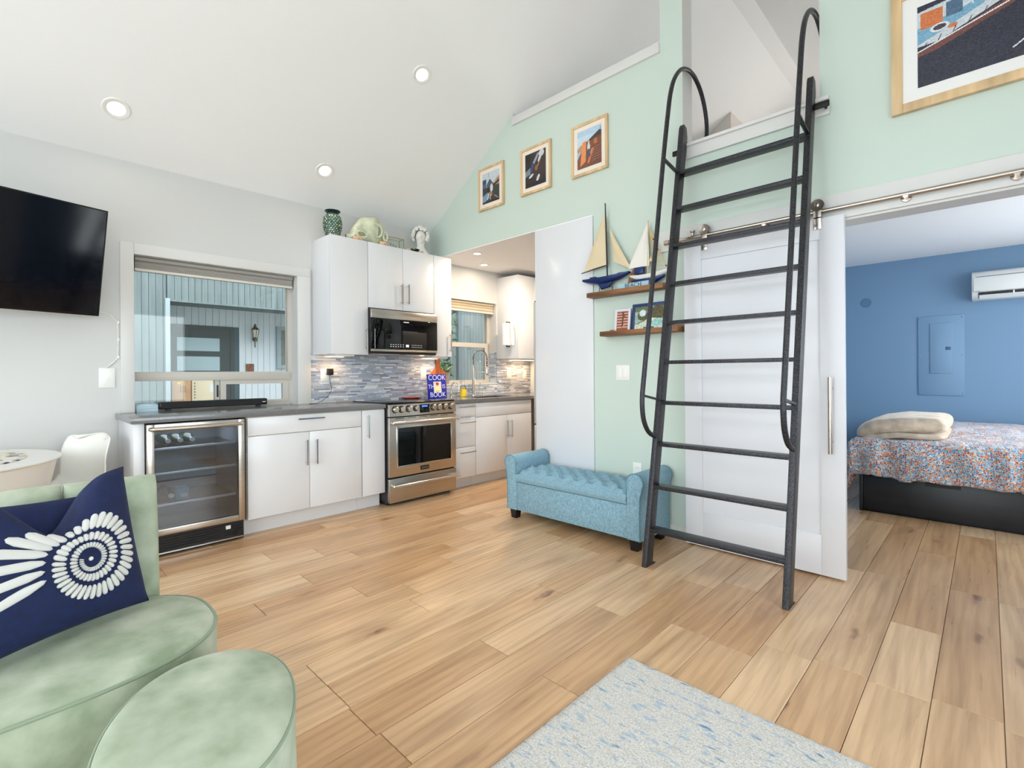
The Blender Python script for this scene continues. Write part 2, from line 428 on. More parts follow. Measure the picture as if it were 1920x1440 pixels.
# right wall: a long window beside the camera, one in the bedroom
w = B()
for y0, y1, z0, z1 in ((YF, -1.9, 0, 2.85), (-1.9, 2.3, 0, .6), (-1.9, 2.3, 2.3, 2.85), (2.3, YB + .08, 0, 2.85)): w.box(XR, XR + .17, y0, y1, z0, z1)
struct(w.build('wall_right', WHITE_WALL), 'white right-hand wall with a long window')
w = B()
for y0, y1, z0, z1 in ((YB + .08, 4.1, 0, 2.85), (4.1, 6.7, 0, .6), (4.1, 6.7, 2.3, 2.85), (6.7, YBED + .15, 0, 2.85)): w.box(XR, XR + .17, y0, y1, z0, z1)
struct(w.build('wall_bedroom_right', BLUE), 'blue bedroom wall with the bedroom window')
struct(strips('wall_front', YF - .15, YF, [(XL - .1, -3.8, 0, None), (-3.8, .8, 2.2, 2.6), (-3.8, -3.1, 2.6, None), (-.1, .8, 2.6, None), (-3.1, -.1, 3.8, None), (.8, XR + .1, 0, None)], WHITE_WALL), 'white gable wall behind the viewer with glazed doors')

def frame(name, label, plane, a0, a1, b0, b1, pos, bars=(), m=TRIM, t=.05, d=.06):
    """simple glazed unit: plane 'x' (a=y) or 'y' (a=x)"""
    o = thing(name, label, 'window', ((a0+a1)/2, pos, b0) if plane == 'y' else (pos, (a0+a1)/2, b0)); o['kind'] = 'structure'
    def bxp(n, mm, u0, u1, v0, v1, dd):
        if plane == 'x': bx(n, mm, o, pos - dd/2, pos + dd/2, u0, u1, v0, v1)
        else: bx(n, mm, o, u0, u1, pos - dd/2, pos + dd/2, v0, v1)
    bxp('frame_stile', m, a0, a0 + t, b0, b1, d); bxp('frame_stile', m, a1 - t, a1, b0, b1, d)
    bxp('frame_rail', m, a0 + t, a1 - t, b0, b0 + t, d); bxp('frame_rail', m, a0 + t, a1 - t, b1 - t, b1, d)
    for c in bars: bxp('mullion', m, c - t/2, c + t/2, b0 + t, b1 - t, d * .8)
    bxp('pane', PANE, a0 + t, a1 - t, b0 + t, b1 - t, .006)
    return o
frame('window_3', 'long window in the right-hand wall', 'x', -1.9, 2.3, .6, 2.3, XR + .09, (-.5, .9))
frame('window_4', 'bedroom window in the right-hand wall', 'x', 4.1, 6.7, .6, 2.3, XR + .09, (5.4,))
frame('window_5', 'glazed patio doors behind the viewer', 'y', -3.8, .8, 0, 2.2, YF - .08, (-2.65, -1.5, -.35))
frame('added_loft_window', 'added unseen low window that lights the loft', 'y', -1.0, .6, 2.85, 3.15, YBED + .07)  # unseen opening added to go with the loft fill light
frame('window_6', 'high gable window behind the viewer', 'y', -3.1, -.1, 2.6, 3.8, YF - .08, (-1.6,))

# ceilings
c = B()
T = .2
c.prism([(XL - .25, roof(XL) - .25*.667), (RIDGE0, roof(RIDGE0)), (RIDGE1, roof(RIDGE1)), (XR + .2, roof(XR) - .2*.667), (XR + .2, roof(XR) - .2*.667 + T),
         (RIDGE1, roof(RIDGE1) + T), (RIDGE0, roof(RIDGE0) + T), (XL - .25, roof(XL) - .25*.667 + T)], 'y', YF - .15, YBED + .15)
struct(c.build('ceiling', CEIL), 'white vaulted ceiling sloping up from the kitchen wall')
c = B(); c.box(XL, XR, YB + .15, YBED, 2.455, 2.66); c.box(XL, -2.276, YB + .003, YB + .15, 2.452, 2.4615)
struct(c.build('ceiling_lower', mat('lower_ceiling_paint', (248, 246, 245), .75)), 'flat white ceiling over kitchen and bedroom below the loft')

# ------------------------------------------------------------------ trim on the green wall
t = B(); t.box(-3.168, -1.689, YB - .022, YB + .165, 3.49, 3.565, bev=.003)
struct(t.build('trim_1', TRIM, smooth=40), 'white ledge cap along the top of the green half wall', 'trim')
bx('cap_end', TRIM, bpy.data.objects['trim_1'], -1.76, -1.69, YB + .02, YB + .16, 3.565, 3.60, bev=.006)
t = B(); t.box(-1.505, -.64, YB - .02, YB, 2.655, 2.735, bev=.002); t.box(-1.505, -.64, YB - .035, YB + .16, 2.735, 2.758, bev=.004)
struct(t.build('trim_2', TRIM, smooth=40), 'white sill board at the loft opening behind the ladder top', 'trim')
t = B(); t.box(-1.753, XR, YB - .02, YB, 2.042, 2.186, bev=.002)
struct(t.build('trim_3', TRIM, smooth=40), 'white header board carrying the sliding door track', 'trim')
t = B(); t.box(-.62, XR, YB - .002, YB + .152, 2.03, 2.05); t.box(-.62, -.60, YB - .002, YB + .152, 0, 2.03)
struct(t.build('trim_4', TRIM), 'white lining of the wide bedroom opening', 'trim')
t = B(); t.prism([(YB, 0), (YB - .014, 0), (YB - .014, .085), (YB - .006, .095), (YB, .095)], 'x', -2.276, -1.0)
struct(t.build('baseboard_back', TRIM), 'white baseboard below the mint green wall', 'baseboard')
t = B(); t.box(-1.66, XR, YBED - .014, YBED, 0, .09)
struct(t.build('baseboard_bedroom', TRIM), 'white baseboard below the blue bedroom wall', 'baseboard')
t = B(); t.box(XL, XL + .014, YF, .53, 0, .09)
struct(t.build('baseboard_left', TRIM), 'white baseboard below the television wall', 'baseboard')
# closet box inside the loft
t = B(); t.prism([(-3.9, 2.661), (-2.17, 2.661), (-2.17, roof(-2.17) + .02), (-3.9, roof(-3.9) + .02)], 'y', 6.0, YBED)
struct(t.build('wall_loft_closet', mat('loft_partition_paint', (222, 214, 206), .7)), 'white closet box at the far end of the loft', 'wall')

# ------------------------------------------------------------------ window over the counter
def pleats(y0, y1, x, z0, z1, n, d):
    """stacked cellular shade: outline in x,z swept along y"""
    pts = []
    for i in range(n + 1):
        z = z1 - (z1 - z0) * i / n; pts.append((x + (d if i % 2 else d * .35), z))
    poly = pts + [(x - d, z0), (x - d, z1)]
    return poly
def shade(name, label, y0, y1, x, z0, z1, m, parent=None):
    o = thing(name, label, 'blind', (x, (y0+y1)/2, z0))
    bx('headrail', m, o, x - .025, x + .028, y0, y1, z1 - .026, z1, bev=.003)
    b = B(); poly = pleats(y0, y1, x, z0 + .02, z1 - .026, 4, .024)
    b.prism(poly, 'y', y0 + .002, y1 - .002); b.build('folded_fabric', m, o)
    bx('bottom_rail', mat('shade_rail', (226, 221, 212), .5), o, x - .02, x + .022, y0, y1, z0, z0 + .02, bev=.003)
    return o
win1 = thing('window_1', 'large almond framed window above the counter with sliding lower sash', 'window', (-4.63, 1.23, .9)); win1['kind'] = 'structure'
F = -4.655; F1 = -4.60
bx('frame_stile', ALMOND, win1, F, F1, .64, .66, .92, 2.07); bx('frame_stile', ALMOND, win1, F, F1, 1.785, 1.817, .92, 2.07)
bx('frame_rail', ALMOND, win1, F, F1, .66, 1.785, 2.03, 2.07); bx('frame_rail', ALMOND, win1, F, F1, .66, 1.785, .915, .945)
bx('meeting_rail', ALMOND, win1, F - .005, F1 + .015, .64, 1.80, 1.140, 1.211, bev=.002)
bx('stile', ALMOND, win1, F, F1, 1.195, 1.225, .945, 1.14)
sash = bx('sliding_sash', ALMOND, win1, F1 - .02, F1 + .006, 1.232, 1.275, .945, 1.14)
bx('stile', ALMOND, sash, F1 - .02, F1 + .006, 1.735, 1.785, .945, 1.14)
bx('rail', ALMOND, sash, F1 - .02, F1 + .006, 1.275, 1.735, 1.105, 1.14); bx('rail', ALMOND, sash, F1 - .02, F1 + .006, 1.275, 1.735, .945, .962)
bx('latch', BLACKP, win1, F1, F1 + .012, 1.205, 1.217, 1.0, 1.10, bev=.003)
bx('pane', PANE, win1, -4.634, -4.628, .66, 1.785, 1.211, 2.03); bx('pane', PANE, win1, -4.634, -4.628, .66, 1.195, .945, 1.14)
bx('pane', PANE, win1, -4.612, -4.606, 1.275, 1.735, .962, 1.105)
t = B()
t.box(XL, XL + .018, .56, .64, .914, 2.15, bev=.002); t.box(XL, XL + .018, .64, 1.935, 2.07, 2.15, bev=.002); t.box(XL, XL + .018, 1.817, 1.935, .914, 2.07, bev=.002)
struct(t.build('trim_5', TRIM, smooth=40), 'flat white casing around the counter window', 'trim')
shade('cellular_shade', 'raised grey cellular shade at the top of the counter window', .655, 1.803, -4.545, 1.962, 2.066, mat('grey_shade', (176, 172, 165), .7))

win2 = thing('window_2', 'almond framed sash window above the kitchen sink', 'window', (-4.63, 3.87, 1.06)); win2['kind'] = 'structure'
bx('frame_stile', ALMOND, win2, F, F1, 3.42, 3.46, 1.055, 2.06); bx('frame_stile', ALMOND, win2, F, F1, 4.28, 4.32, 1.055, 2.06)
bx('frame_rail', ALMOND, win2, F, F1, 3.46, 4.28, 2.02, 2.06); bx('frame_rail', ALMOND, win2, F, F1 + .02, 3.46, 4.28, 1.055, 1.10)
bx('meeting_rail', ALMOND, win2, F, F1 + .01, 3.46, 4.28, 1.505, 1.56); bx('lower_stile', ALMOND, win2, F1 - .02, F1 + .01, 4.235, 4.28, 1.10, 1.505)
bx('lower_stile', ALMOND, win2, F1 - .02, F1 + .01, 3.46, 3.50, 1.10, 1.505)
bx('pane', PANE, win2, -4.634, -4.628, 3.46, 4.28, 1.56, 2.02); bx('pane', PANE, win2, -4.612, -4.606, 3.50, 4.235, 1.10, 1.505)
shade('cellular_shade', 'raised tan cellular shade at the top of the sink window', 3.43, 4.31, -4.53, 1.93, 2.055, mat('tan_shade', (206, 190, 164), .7))
bx('window_sill', TRIM, win2, -4.60, XL + .012, 3.42, 4.32, 1.045, 1.058)

# ------------------------------------------------------------------ mosaic backsplash
def mosaic(name, parent, rects, seed):
    """rects: (origin, along vector, width, z0, z1, normal)"""
    rs = random.Random(seed); V = []; Fc = []
    ph, g, dep = .0148, .0018, .007
    for O, U, wd, z0, z1, Nn in rects:
        O = np.array(O, float); U = np.array(U, float); Nn = np.array(Nn, float)
        z = z0; row = 0
        while z < z1 - .004:
            zt = min(z + ph - g, z1); u = -rs.choice((0, .05, .025, .075)) if row % 2 else -rs.choice((0, .033, .066)); row += 1
            while u < wd:
                ln = rs.choice((.05, .098, .098, .148)); a = max(u, 0); e = min(u + ln - g, wd); u += ln
                if e - a < .004: continue
                d = dep * rs.uniform(.75, 1.1); i = len(V)
                for dd in (0, d):
                    for uu, zz in ((a, z), (e, z), (e, zt), (a, zt)): V.append(tuple(O + U*uu + Nn*dd + np.array((0, 0, zz))))
                Fc += [(i+4, i+5, i+6, i+7), (i, i+1, i+5, i+4), (i+1, i+2, i+6, i+5), (i+2, i+3, i+7, i+6), (i+3, i, i+4, i+7)]
            z += ph
    me = bpy.data.meshes.new(name); me.from_pydata(V, [], Fc)
    bm = bmesh.new(); bm.from_mesh(me); bmesh.ops.recalc_face_normals(bm, faces=bm.faces[:]); bm.to_mesh(me); bm.free()
    return finish(name, me, MATS['mosaic'], parent, kind='stuff')
def mosaic_mat():
    m = bpy.data.materials.new('mosaic'); m.use_nodes = True; N = m.node_tree.nodes; L = m.node_tree.links; b = N['Principled BSDF']
    g = N.new('ShaderNodeNewGeometry'); r = N.new('ShaderNodeValToRGB'); r.color_ramp.interpolation = 'CONSTANT'
    cols = [(0, (168, 178, 194)), (.14, (196, 204, 216)), (.3, (222, 228, 236)), (.44, (142, 152, 172)), (.52, (184, 186, 192)), (.66, (208, 212, 218)), (.8, (174, 188, 210)), (.92, (236, 239, 243))]
    e = r.color_ramp.elements; e[0].position = 0; e[0].color = lin(cols[0][1]); e[1].position = cols[1][0]; e[1].color = lin(cols[1][1])
    for p, c_ in cols[2:]: x = e.new(p); x.color = lin(c_)
    L.new(g.outputs['Random Per Island'], r.inputs[0]); L.new(r.outputs[0], b.inputs['Base Color']); b.inputs['Roughness'].default_value = .18
    MATS['mosaic'] = m
mosaic_mat()
GROUT = mat('grout', (126, 130, 140), .9)
gr = B(); gr.box(XL, XL + .003, 1.935, 3.42, .914, 1.385); gr.box(XL, XL + .003, 3.42, 4.32, .914, 1.045); gr.box(XL, XL + .003, 4.32, 4.95, .914, 1.37); gr.box(-4.60, XL, 4.317, 4.32, 1.058, 1.45)
gr.build('grout', GROUT, wall_left)
mosaic('mosaic_tile', wall_left, [((XL + .003, 1.936, 0), (0, 1, 0), 1.484, .916, 1.384, (1, 0, 0)), ((XL + .003, 3.42, 0), (0, 1, 0), .9, .916, 1.044, (1, 0, 0)),
    ((XL + .003, 4.32, 0), (0, 1, 0), .63, .916, 1.368, (1, 0, 0)), ((-4.60, 4.317, 0), (1, 0, 0), .132, 1.06, 1.45, (0, -1, 0))], 3)

# ================================================================== KITCHEN
def bar_pull(parent, p, q, off, m=CHROME, r=.006):
    """slim square bar pull on a front facing +x; p, q are its ends on the front"""
    p = Vector(p); q = Vector(q); d = (q - p).normalized(); o = Vector((off, 0, 0))
    b = B(); b.bar(p + o, q + o, r*1.7, r*1.7, up=(1, 0, 0), bev=.001)
    for e in (p + d*.018, q - d*.018): b.bar(e, e + o, r*1.3, r*1.3, up=d)
    return b.build('handle', m, parent)

def base_cabinet(label, y0, y1, fronts, toe_x=-3.95, group='glossy white base cabinets', x1=-3.87):
    o = thing('base_cabinet', label, 'cabinet', (-4.15, (y0+y1)/2, 0), group=group)
    b = B(); b.box(-4.45, x1 - .001, y0, y1, .125, .875); b.build('body', mat('cabinet_carcass', (214, 205, 186), .5), o)
    bx('toe_kick', GLOSS, o, toe_x - .016, toe_x, y0, y1, 0, .125)
    for kind, a0, a1, z0, z1, hp, hq in fronts:
        f = bx(kind, GLOSS, o, x1, x1 + .02, a0, a1, z0, z1, bev=.0012)
        if hp: bar_pull(f, (x1 + .02, hp[0], hp[1]), (x1 + .02, hq[0], hq[1]), .03)
    return o
base_cabinet('wide white base cabinet beside the beverage cooler with two doors under one drawer', 1.202, 2.108, [
    ('drawer', 1.205, 2.105, .735, .868, (1.56, .836), (1.77, .836)),
    ('door', 1.205, 1.654, .128, .730, (1.629, .472), (1.629, .670)),
    ('door', 1.658, 2.105, .128, .730, (1.707, .471), (1.707, .668))])
base_cabinet('narrow white base cabinet directly left of the range with one tall door', 2.110, 2.332, [
    ('door', 2.113, 2.330, .128, .868, (2.162, .630), (2.162, .829))])
base_cabinet('white three drawer base cabinet directly right of the range', 3.112, 3.406, [
    ('drawer', 3.115, 3.404, .735, .868, (3.18, .840), (3.39, .840)),
    ('drawer', 3.115, 3.404, .427, .730, (3.18, .678), (3.39, .678)),
    ('drawer', 3.115, 3.404, .115, .422, (3.18, .372), (3.39, .372))], toe_x=-3.93)
base_cabinet('white sink base cabinet with two doors under a plain panel', 3.410, 4.286, [
    ('panel', 3.413, 4.283, .722, .868, None, None),
    ('door', 3.413, 3.878, .115, .717, (3.862, .470), (3.862, .660)),
    ('door', 3.882, 4.283, .115, .717, (3.930, .466), (3.930, .657))], toe_x=-3.93)
o = B(); o.box(-4.45, -3.862, .545, .603, 0, .875, bev=.002)
ep = tag(o.build('cabinet_end_panel', GLOSS, smooth=40), 'white upright end panel closing the counter left of the cooler', 'panel')

COUNTER = mat('dark_speckled_laminate', (120, 120, 122), .16, spec=.9, noise=(380, .45))
c = B(); c.prism([(-4.62, .642), (XL, .642), (XL, .53), (-3.835, .53), (-3.835, 2.334), (XL, 2.334), (XL, 1.815), (-4.62, 1.815)], 'z', .877, .914, bev=.002)
tag(c.build('countertop', COUNTER, smooth=40), 'dark grey speckled countertop left of the range running into the window recess', 'countertop')
c = B()
for x0, x1, y0, y1 in ((XL, -3.835, 3.108, 3.55), (XL, -3.835, 4.18, 4.95), (XL, -4.33, 3.55, 4.18), (-3.95, -3.835, 3.55, 4.18)): c.box(x0, x1, y0, y1, .877, .914)
tag(c.build('countertop', COUNTER), 'dark grey speckled countertop right of the range around the sink', 'countertop')
s = B()
for x0, x1, y0, y1, z0, z1 in ((-4.33, -3.95, 3.55, 4.18, .70, .705), (-4.335, -4.33, 3.55, 4.18, .70, .90), (-3.95, -3.945, 3.55, 4.18, .70, .90), (-4.33, -3.95, 3.545, 3.55, .70, .90), (-4.33, -3.95, 4.18, 4.185, .70, .90)): s.box(x0, x1, y0, y1, z0, z1)
tag(s.build('kitchen_sink', STEEL), 'undermount steel sink set into the right countertop', 'sink')

# ---- beverage cooler
k = thing('beverage_cooler', 'stainless framed glass door beverage cooler under the counter', 'cooler', (-4.1, .89, 0))
b = B(); y0, y1 = .612, 1.172
b.box(-4.42, -3.862, y0, y0 + .03, .05, .868); b.box(-4.42, -3.862, y1 - .03, y1, .05, .868); b.box(-4.42, -4.40, y0 + .03, y1 - .03, .05, .868)
b.box(-4.40, -3.862, y0 + .03, y1 - .03, .84, .868); b.box(-4.40, -3.862, y0 + .03, y1 - .03, .05, .14)
b.build('body', mat('cooler_liner', (128, 134, 142), .35), k)
d = B(); d.box(-3.86, -3.82, .607, .647, .147, .868, bev=.003); d.box(-3.86, -3.82, 1.137, 1.177, .147, .868, bev=.003)
d.box(-3.86, -3.82, .647, 1.137, .147, .188, bev=.003); d.box(-3.86, -3.82, .647, 1.137, .822, .868, bev=.003)
door = d.build('door', STEEL, k, smooth=40)
bx('glass', glass_mat('cooler_glass', (226, 231, 236), ior=1.9), door, -3.845, -3.835, .647, 1.137, .188, .822)
h = B(); h.tube([(-3.82, .625, .838), (-3.795, .64, .838)] + [(-3.79 + .012*math.sin(PI*i/10), .65 + .48*i/10, .838) for i in range(11)] + [(-3.795, 1.15, .838), (-3.82, 1.165, .838)], .013, n=12)
h.build('handle', STEEL, door, smooth=60)
for z in (.70, .538, .33):
    sh = B(); sh.box(-4.38, -3.90, .645, 1.14, z - .004, z)
    so = sh.build('shelf', glass_mat('shelf_glass', (225, 235, 240)), k)
    bx('shelf_trim', mat('shelf_trim', (230, 232, 235), .3, metal=.4), so, -3.90, -3.885, .645, 1.14, z - .01, z + .006, bev=.002)
g = B(); g.box(-3.90, -3.855, .607, 1.177, .012, .14); g.build('toe_grille', BLACKP, k)
for i in range(5): bx('grille_slat', BLACKP, k, -3.855, -3.848, .62, 1.165, .045 + i*.017, .053 + i*.017)
bx('chrome_strip', CHROME, k, -3.856, -3.846, .607, 1.177, .022, .030)
bx('thermostat', PLASTICW, k, -3.855, -3.846, 1.06, 1.09, .095, .12)
BOT = mat('bottle_glass_dark', (40, 60, 50), .1)
_l = bpy.data.lights.new('cooler_lamp', 'AREA'); _l.shape = 'RECTANGLE'; _l.size = .3; _l.size_y = .4; _l.energy = 1.6; _l.color = (.92, .96, 1)  # added fill light to lift the dark cooler interior
_lo = bpy.data.objects.new('cooler_lamp', _l); COL.objects.link(_lo); _lo.parent = k; _lo.location = (0, 0, .835)
def bottle(label, y, z, x=-4.02):
    o = thing('bottle', label, 'bottle', (x, y, z), group='bottles in the cooler')
    M = Matrix.Translation((x, y, z)) @ Matrix.Rotation(PI/2, 4, 'Y')
    B().lathe([(.001, -.24), (.032, -.23), (.033, -.06), (.015, -.02), (.013, .04)], n=16, M=M).build('glass_body', BOT, o, smooth=50)
    B().lathe([(.0145, .03), (.0155, .034), (.0155, .05), (.001, .052)], n=16, M=M).build('cap', PLASTICW, o, smooth=50)
for nm, y in (('left', .75), ('middle', .82), ('right', .89)): bottle('bottle with white cap lying on the top cooler shelf, %s of three' % nm, y, .738)
bottle('bottle with white cap lying on the lower cooler shelf by the blue carton', .765, .366)
t = thing('drink_carton', 'small light blue carton on the lower cooler shelf', 'carton', (-4.02, .83, .331))
bx('body', mat('blue_carton', (120, 190, 215), .5), t, -4.06, -3.98, .795, .868, .331, .41, bev=.002); bx('label', PLASTICW, t, -3.98, -3.9785, .82, .86, .345, .37)

# ---- range
k = thing('range_oven', 'freestanding stainless electric range with eight knobs between the cabinets', 'oven', (-4.12, 2.72, 0))
y0, y1 = 2.342, 3.100
b = B(); b.box(-4.44, -3.83, y0, y1, .04, .912); b.box(-4.40, -3.87, y0 + .02, y1 - .02, 0, .04); b.build('body', mat('range_side', (40, 40, 42), .45), k)
ct = bx('cooktop', BLACKG, k, -4.445, -3.82, y0 - .004, y1 + .004, .912, .922, bev=.002)
for yy, xx, rr in ((2.53, -4.28, .08), (2.53, -4.0, .1), (2.91, -4.28, .1), (2.91, -4.0, .08)): B().lathe([(rr, 0), (rr, .0006), (rr - .003, .0006), (rr - .003, 0)], (xx, yy, .922), n=32, cap=False).build('burner_ring', mat('burner_mark', (90, 90, 92), .4), ct)
b = B(); b.prism([(-3.83, .80), (-3.79, .80), (-3.80, .905), (-3.83, .912)], 'y', y0, y1, bev=.003); cp = b.build('control_panel', STEEL, k, smooth=40)
bx('display', BLACKG, cp, -3.80, -3.788, 2.668, 2.776, .818, .895, bev=.001)
bx('clock_digits', mat('blue_led', (40, 90, 255), .4, emit=((60, 110, 255), 2.0)), cp, -3.788, -3.7875, 2.69, 2.75, .872, .885)
for i, yy in enumerate((2.402, 2.471, 2.547, 2.624, 2.823, 2.884, 2.958, 3.035)):
    M = Matrix.Translation((-3.795, yy, .862)) @ Matrix.Rotation(PI/2, 4, 'Y'); r = .027 if i != 3 else .022
    kb = B().lathe([(r, .004), (r, .006), (r*.92, .034), (r*.8, .037), (.0005, .037)], n=20, M=M).build('knob', STEEL, cp, smooth=40)
    B().lathe([(.0005, .0), (r + .006, 0), (r + .006, .004), (.0005, .005)], n=20, M=M).build('knob_bezel', BLACKP, kb, smooth=40)
b = B(); b.box(-3.83, -3.795, y0, y1, .258, .79, bev=.004); od = b.build('oven_door', STEEL, k, smooth=40)
b = B()
for a in ((2.415, 3.045, .338, .352), (2.415, 3.045, .692, .706), (2.415, 2.429, .352, .692), (3.031, 3.045, .352, .692)): b.box(-3.795, -3.788, a[0], a[1], a[2], a[3], bev=.002)
b.build('window_trim', CHROME, od, smooth=40)
bx('oven_window', BLACKG, od, -3.796, -3.791, 2.429, 3.031, .352, .692)
def range_handle(z, par):
    h = B(); h.tube([(-3.735, 2.352, z), (-3.735, 3.09, z)], .0135, n=14)
    for yy in (2.372, 3.07): h.tube([(-3.795, yy, z), (-3.735, yy, z)], .013, n=12)
    for yy in (2.352, 3.09): h.ball((-3.735, yy, z), (.017, .012, .017))
    h.build('handle', CHROME, par, smooth=50)
range_handle(.746, od)
for i in range(5): bx('vent_slot', BLACKP, od, -3.7955, -3.7945, 2.41 + i*.125, 2.50 + i*.125, .778, .783)
bg = bx('badge', BLACKP, od, -3.796, -3.791, 2.672, 2.77, .285, .322, bev=.003)
for i in range(6): bx('badge_mark', CHROME, bg, -3.791, -3.7905, 2.684 + i*.0135, 2.692 + i*.0135, .297, .310)
b = B(); b.box(-3.83, -3.795, y0, y1, .03, .245, bev=.004); dr = b.build('drawer', STEEL, k, smooth=40); range_handle(.186, dr)

# ---- over-the-range microwave
k = thing('microwave', 'stainless and black over the range microwave under the white cabinets', 'microwave', (-4.26, 2.69, 1.37))
y0, y1 = 2.318, 3.068
bx('body', BLACKP, k, -4.46, -4.065, y0, y1, 1.372, 1.785, bev=.003)
b = B(); b.box(-4.065, -4.045, y0, y1, 1.702, 1.785, bev=.004); b.build('top_band', STEEL, k, smooth=40)
dg = bx('door_glass', BLACKG, k, -4.065, -4.045, y0, y1, 1.416, 1.70, bev=.003)
b = B(); b.box(-4.065, -4.043, y0, y1, 1.392, 1.414, bev=.003); b.build('bottom_band', STEEL, k, smooth=40)
bx('door_seam', CHROME, dg, -4.045, -4.0435, 2.352, 2.356, 1.42, 1.60)
BTN = mat('button_print', (225, 228, 232), .5)
for r_ in range(2):
    for i in range(6): bx('button', BTN, dg, -4.045, -4.0445, 2.517 + i*.027, 2.529 + i*.027, 1.458 - r_*.019, 1.464 - r_*.019)
    for i in range(7): bx('button', BTN, dg, -4.045, -4.0445, 2.755 + i*.019, 2.762 + i*.019, 1.458 - r_*.019, 1.464 - r_*.019)
bx('clock_digits', mat('white_led', (255, 255, 255), .4, emit=((255, 255, 255), 2.0)), dg, -4.045, -4.0444, 2.692, 2.704, 1.441, 1.462); bx('clock_digits', MATS['white_led'], dg, -4.045, -4.0444, 2.71, 2.722, 1.441, 1.462)
bx('maker_mark', BTN, dg, -4.045, -4.0445, 2.665, 2.725, 1.676, 1.685)
b = B(); b.box(-4.40, -4.10, 2.36, 2.66, 1.366, 1.372); b.box(-4.40, -4.10, 2.72, 3.02, 1.366, 1.372); b.build('grease_filter', STEEL, k)

# ---- wall cabinets
def wall_cabinet(label, y0, y1, z0, z1, doors):
    o = thing('wall_cabinet', label, 'cabinet', (-4.28, (y0+y1)/2, z0), group='glossy white wall cabinets')
    bx('body', GLOSS, o, XL + .001, -4.121, y0, y1, z0, z1, bev=.001)
    for a0, a1, hy, h0, h1 in doors:
        f = bx('door', GLOSS, o, -4.12, -4.10, a0, a1, z0 - .002, z1, bev=.0012)
        if hy: bar_pull(f, (-4.10, hy, h0), (-4.10, hy, h1), .03, NICKEL)
    return o
wall_cabinet('tall white wall cabinet left of the microwave', 1.957, 2.316, 1.362, 2.407, [(1.957, 2.316, 2.293, 1.41, 1.601)])
wall_cabinet('short white two door wall cabinet above the microwave', 2.320, 3.066, 1.802, 2.407, [(2.321, 2.693, 2.674, 1.858, 2.056), (2.697, 3.065, 2.747, 1.865, 2.06)])
wall_cabinet('slim white wall cabinet right of the microwave beside the sink window', 3.070, 3.298, 1.362, 2.407, [(3.071, 3.297, 3.271, 1.41, 1.603)])
wall_cabinet('white wall cabinet past the sink window with the paper towel roll', 4.338, 4.945, 1.362, 2.386, [(4.338, 4.638, None, 0, 0), (4.642, 4.945, None, 0, 0)])
def puck(label, y0, y1, power):
    o = thing('under_cabinet_light', label, 'light', (-4.30, (y0+y1)/2, 1.345), group='under cabinet lights')
    bx('housing', PLASTICW, o, -4.36, -4.14, y0, y1, 1.344, 1.361, bev=.003)
    bx('lens', mat('warm_lens', (255, 225, 190), .4, emit=((255, 206, 150), 9.0)), o, -4.35, -4.30, y0 + .02, y1 - .02, 1.342, 1.344)
    l = bpy.data.lights.new('under_cabinet_lamp', 'AREA'); l.shape = 'RECTANGLE'; l.size = .04; l.size_y = (y1 - y0) * .8; l.energy = power; l.color = (1, .64, .34)
    lo = bpy.data.objects.new('under_cabinet_lamp', l); COL.objects.link(lo); lo.parent = o; lo.location = (-.09, 0, -.006); lo.rotation_euler = (0, math.radians(-35), 0)
puck('warm light bar under the tall cabinet left of the microwave', 2.02, 2.20, 1.3)
puck('warm light bar under the slim cabinet right of the microwave', 3.08, 3.28, 1.3)
puck('warm light bar under the cabinet past the sink window', 4.42, 4.86, 3.0)

# ---- fridge and its side panel
bxo = bx('fridge_side_panel', GLOSS, None, -2.897, -2.278, YB - .012, YB + .012, 0, 2.447, bev=.0015)
tag(bxo, 'tall glossy white panel between the kitchen and the mint wall', 'panel')
k = thing('refrigerator', 'stainless refrigerator mostly hidden behind the tall white panel', 'refrigerator', (-2.6, 3.78, 0))
bx('body', mat('fridge_grey', (120, 120, 122), .4), k, -2.885, -2.285, 3.33, 4.22, .02, 1.83, bev=.004)
SATIN = mat('satin_steel', (205, 205, 202), .4, metal=.5)
bx('door', SATIN, k, -2.958, -2.888, 3.328, 4.222, .722, 1.822, bev=.006); bx('freezer_drawer', SATIN, k, -2.958, -2.888, 3.328, 4.222, .06, .705, bev=.006)
bx('hinge_cover', BLACKP, k, -2.95, -2.86, 3.335, 3.40, 1.823, 1.838, bev=.003)

# ---- paper towels on the cabinet side
k = thing('paper_towel_holder', 'paper towel roll on a black rod at the cabinet side past the sink', 'paper towel', (-4.245, 4.27, 1.5))
B().lathe([(.02, 0), (.052, 0), (.052, .27), (.02, .27)], (-4.245, 4.275, 1.525), n=24).build('paper_roll', mat('paper_towel', (240, 234, 226), .9, bump=(90, .4)), k, smooth=50)
r_ = B(); r_.tube([(-4.245, 4.275, 1.505), (-4.245, 4.275, 1.815)], .006); r_.tube([(-4.245, 4.275, 1.81), (-4.245, 4.336, 1.81)], .006); r_.tube([(-4.245, 4.275, 1.51), (-4.245, 4.336, 1.51)], .006); r_.build('rod', BLACKP, k, smooth=50)
B().grid(lambda u, v: (-4.193 + .05*u, 4.28 + .012*math.sin(7*u + 3*v) + .02*u, 1.525 + .27*v - .04*u*math.sin(v*9)), 8, 10).build('loose_sheet', MATS['paper_towel'], k, smooth=180)

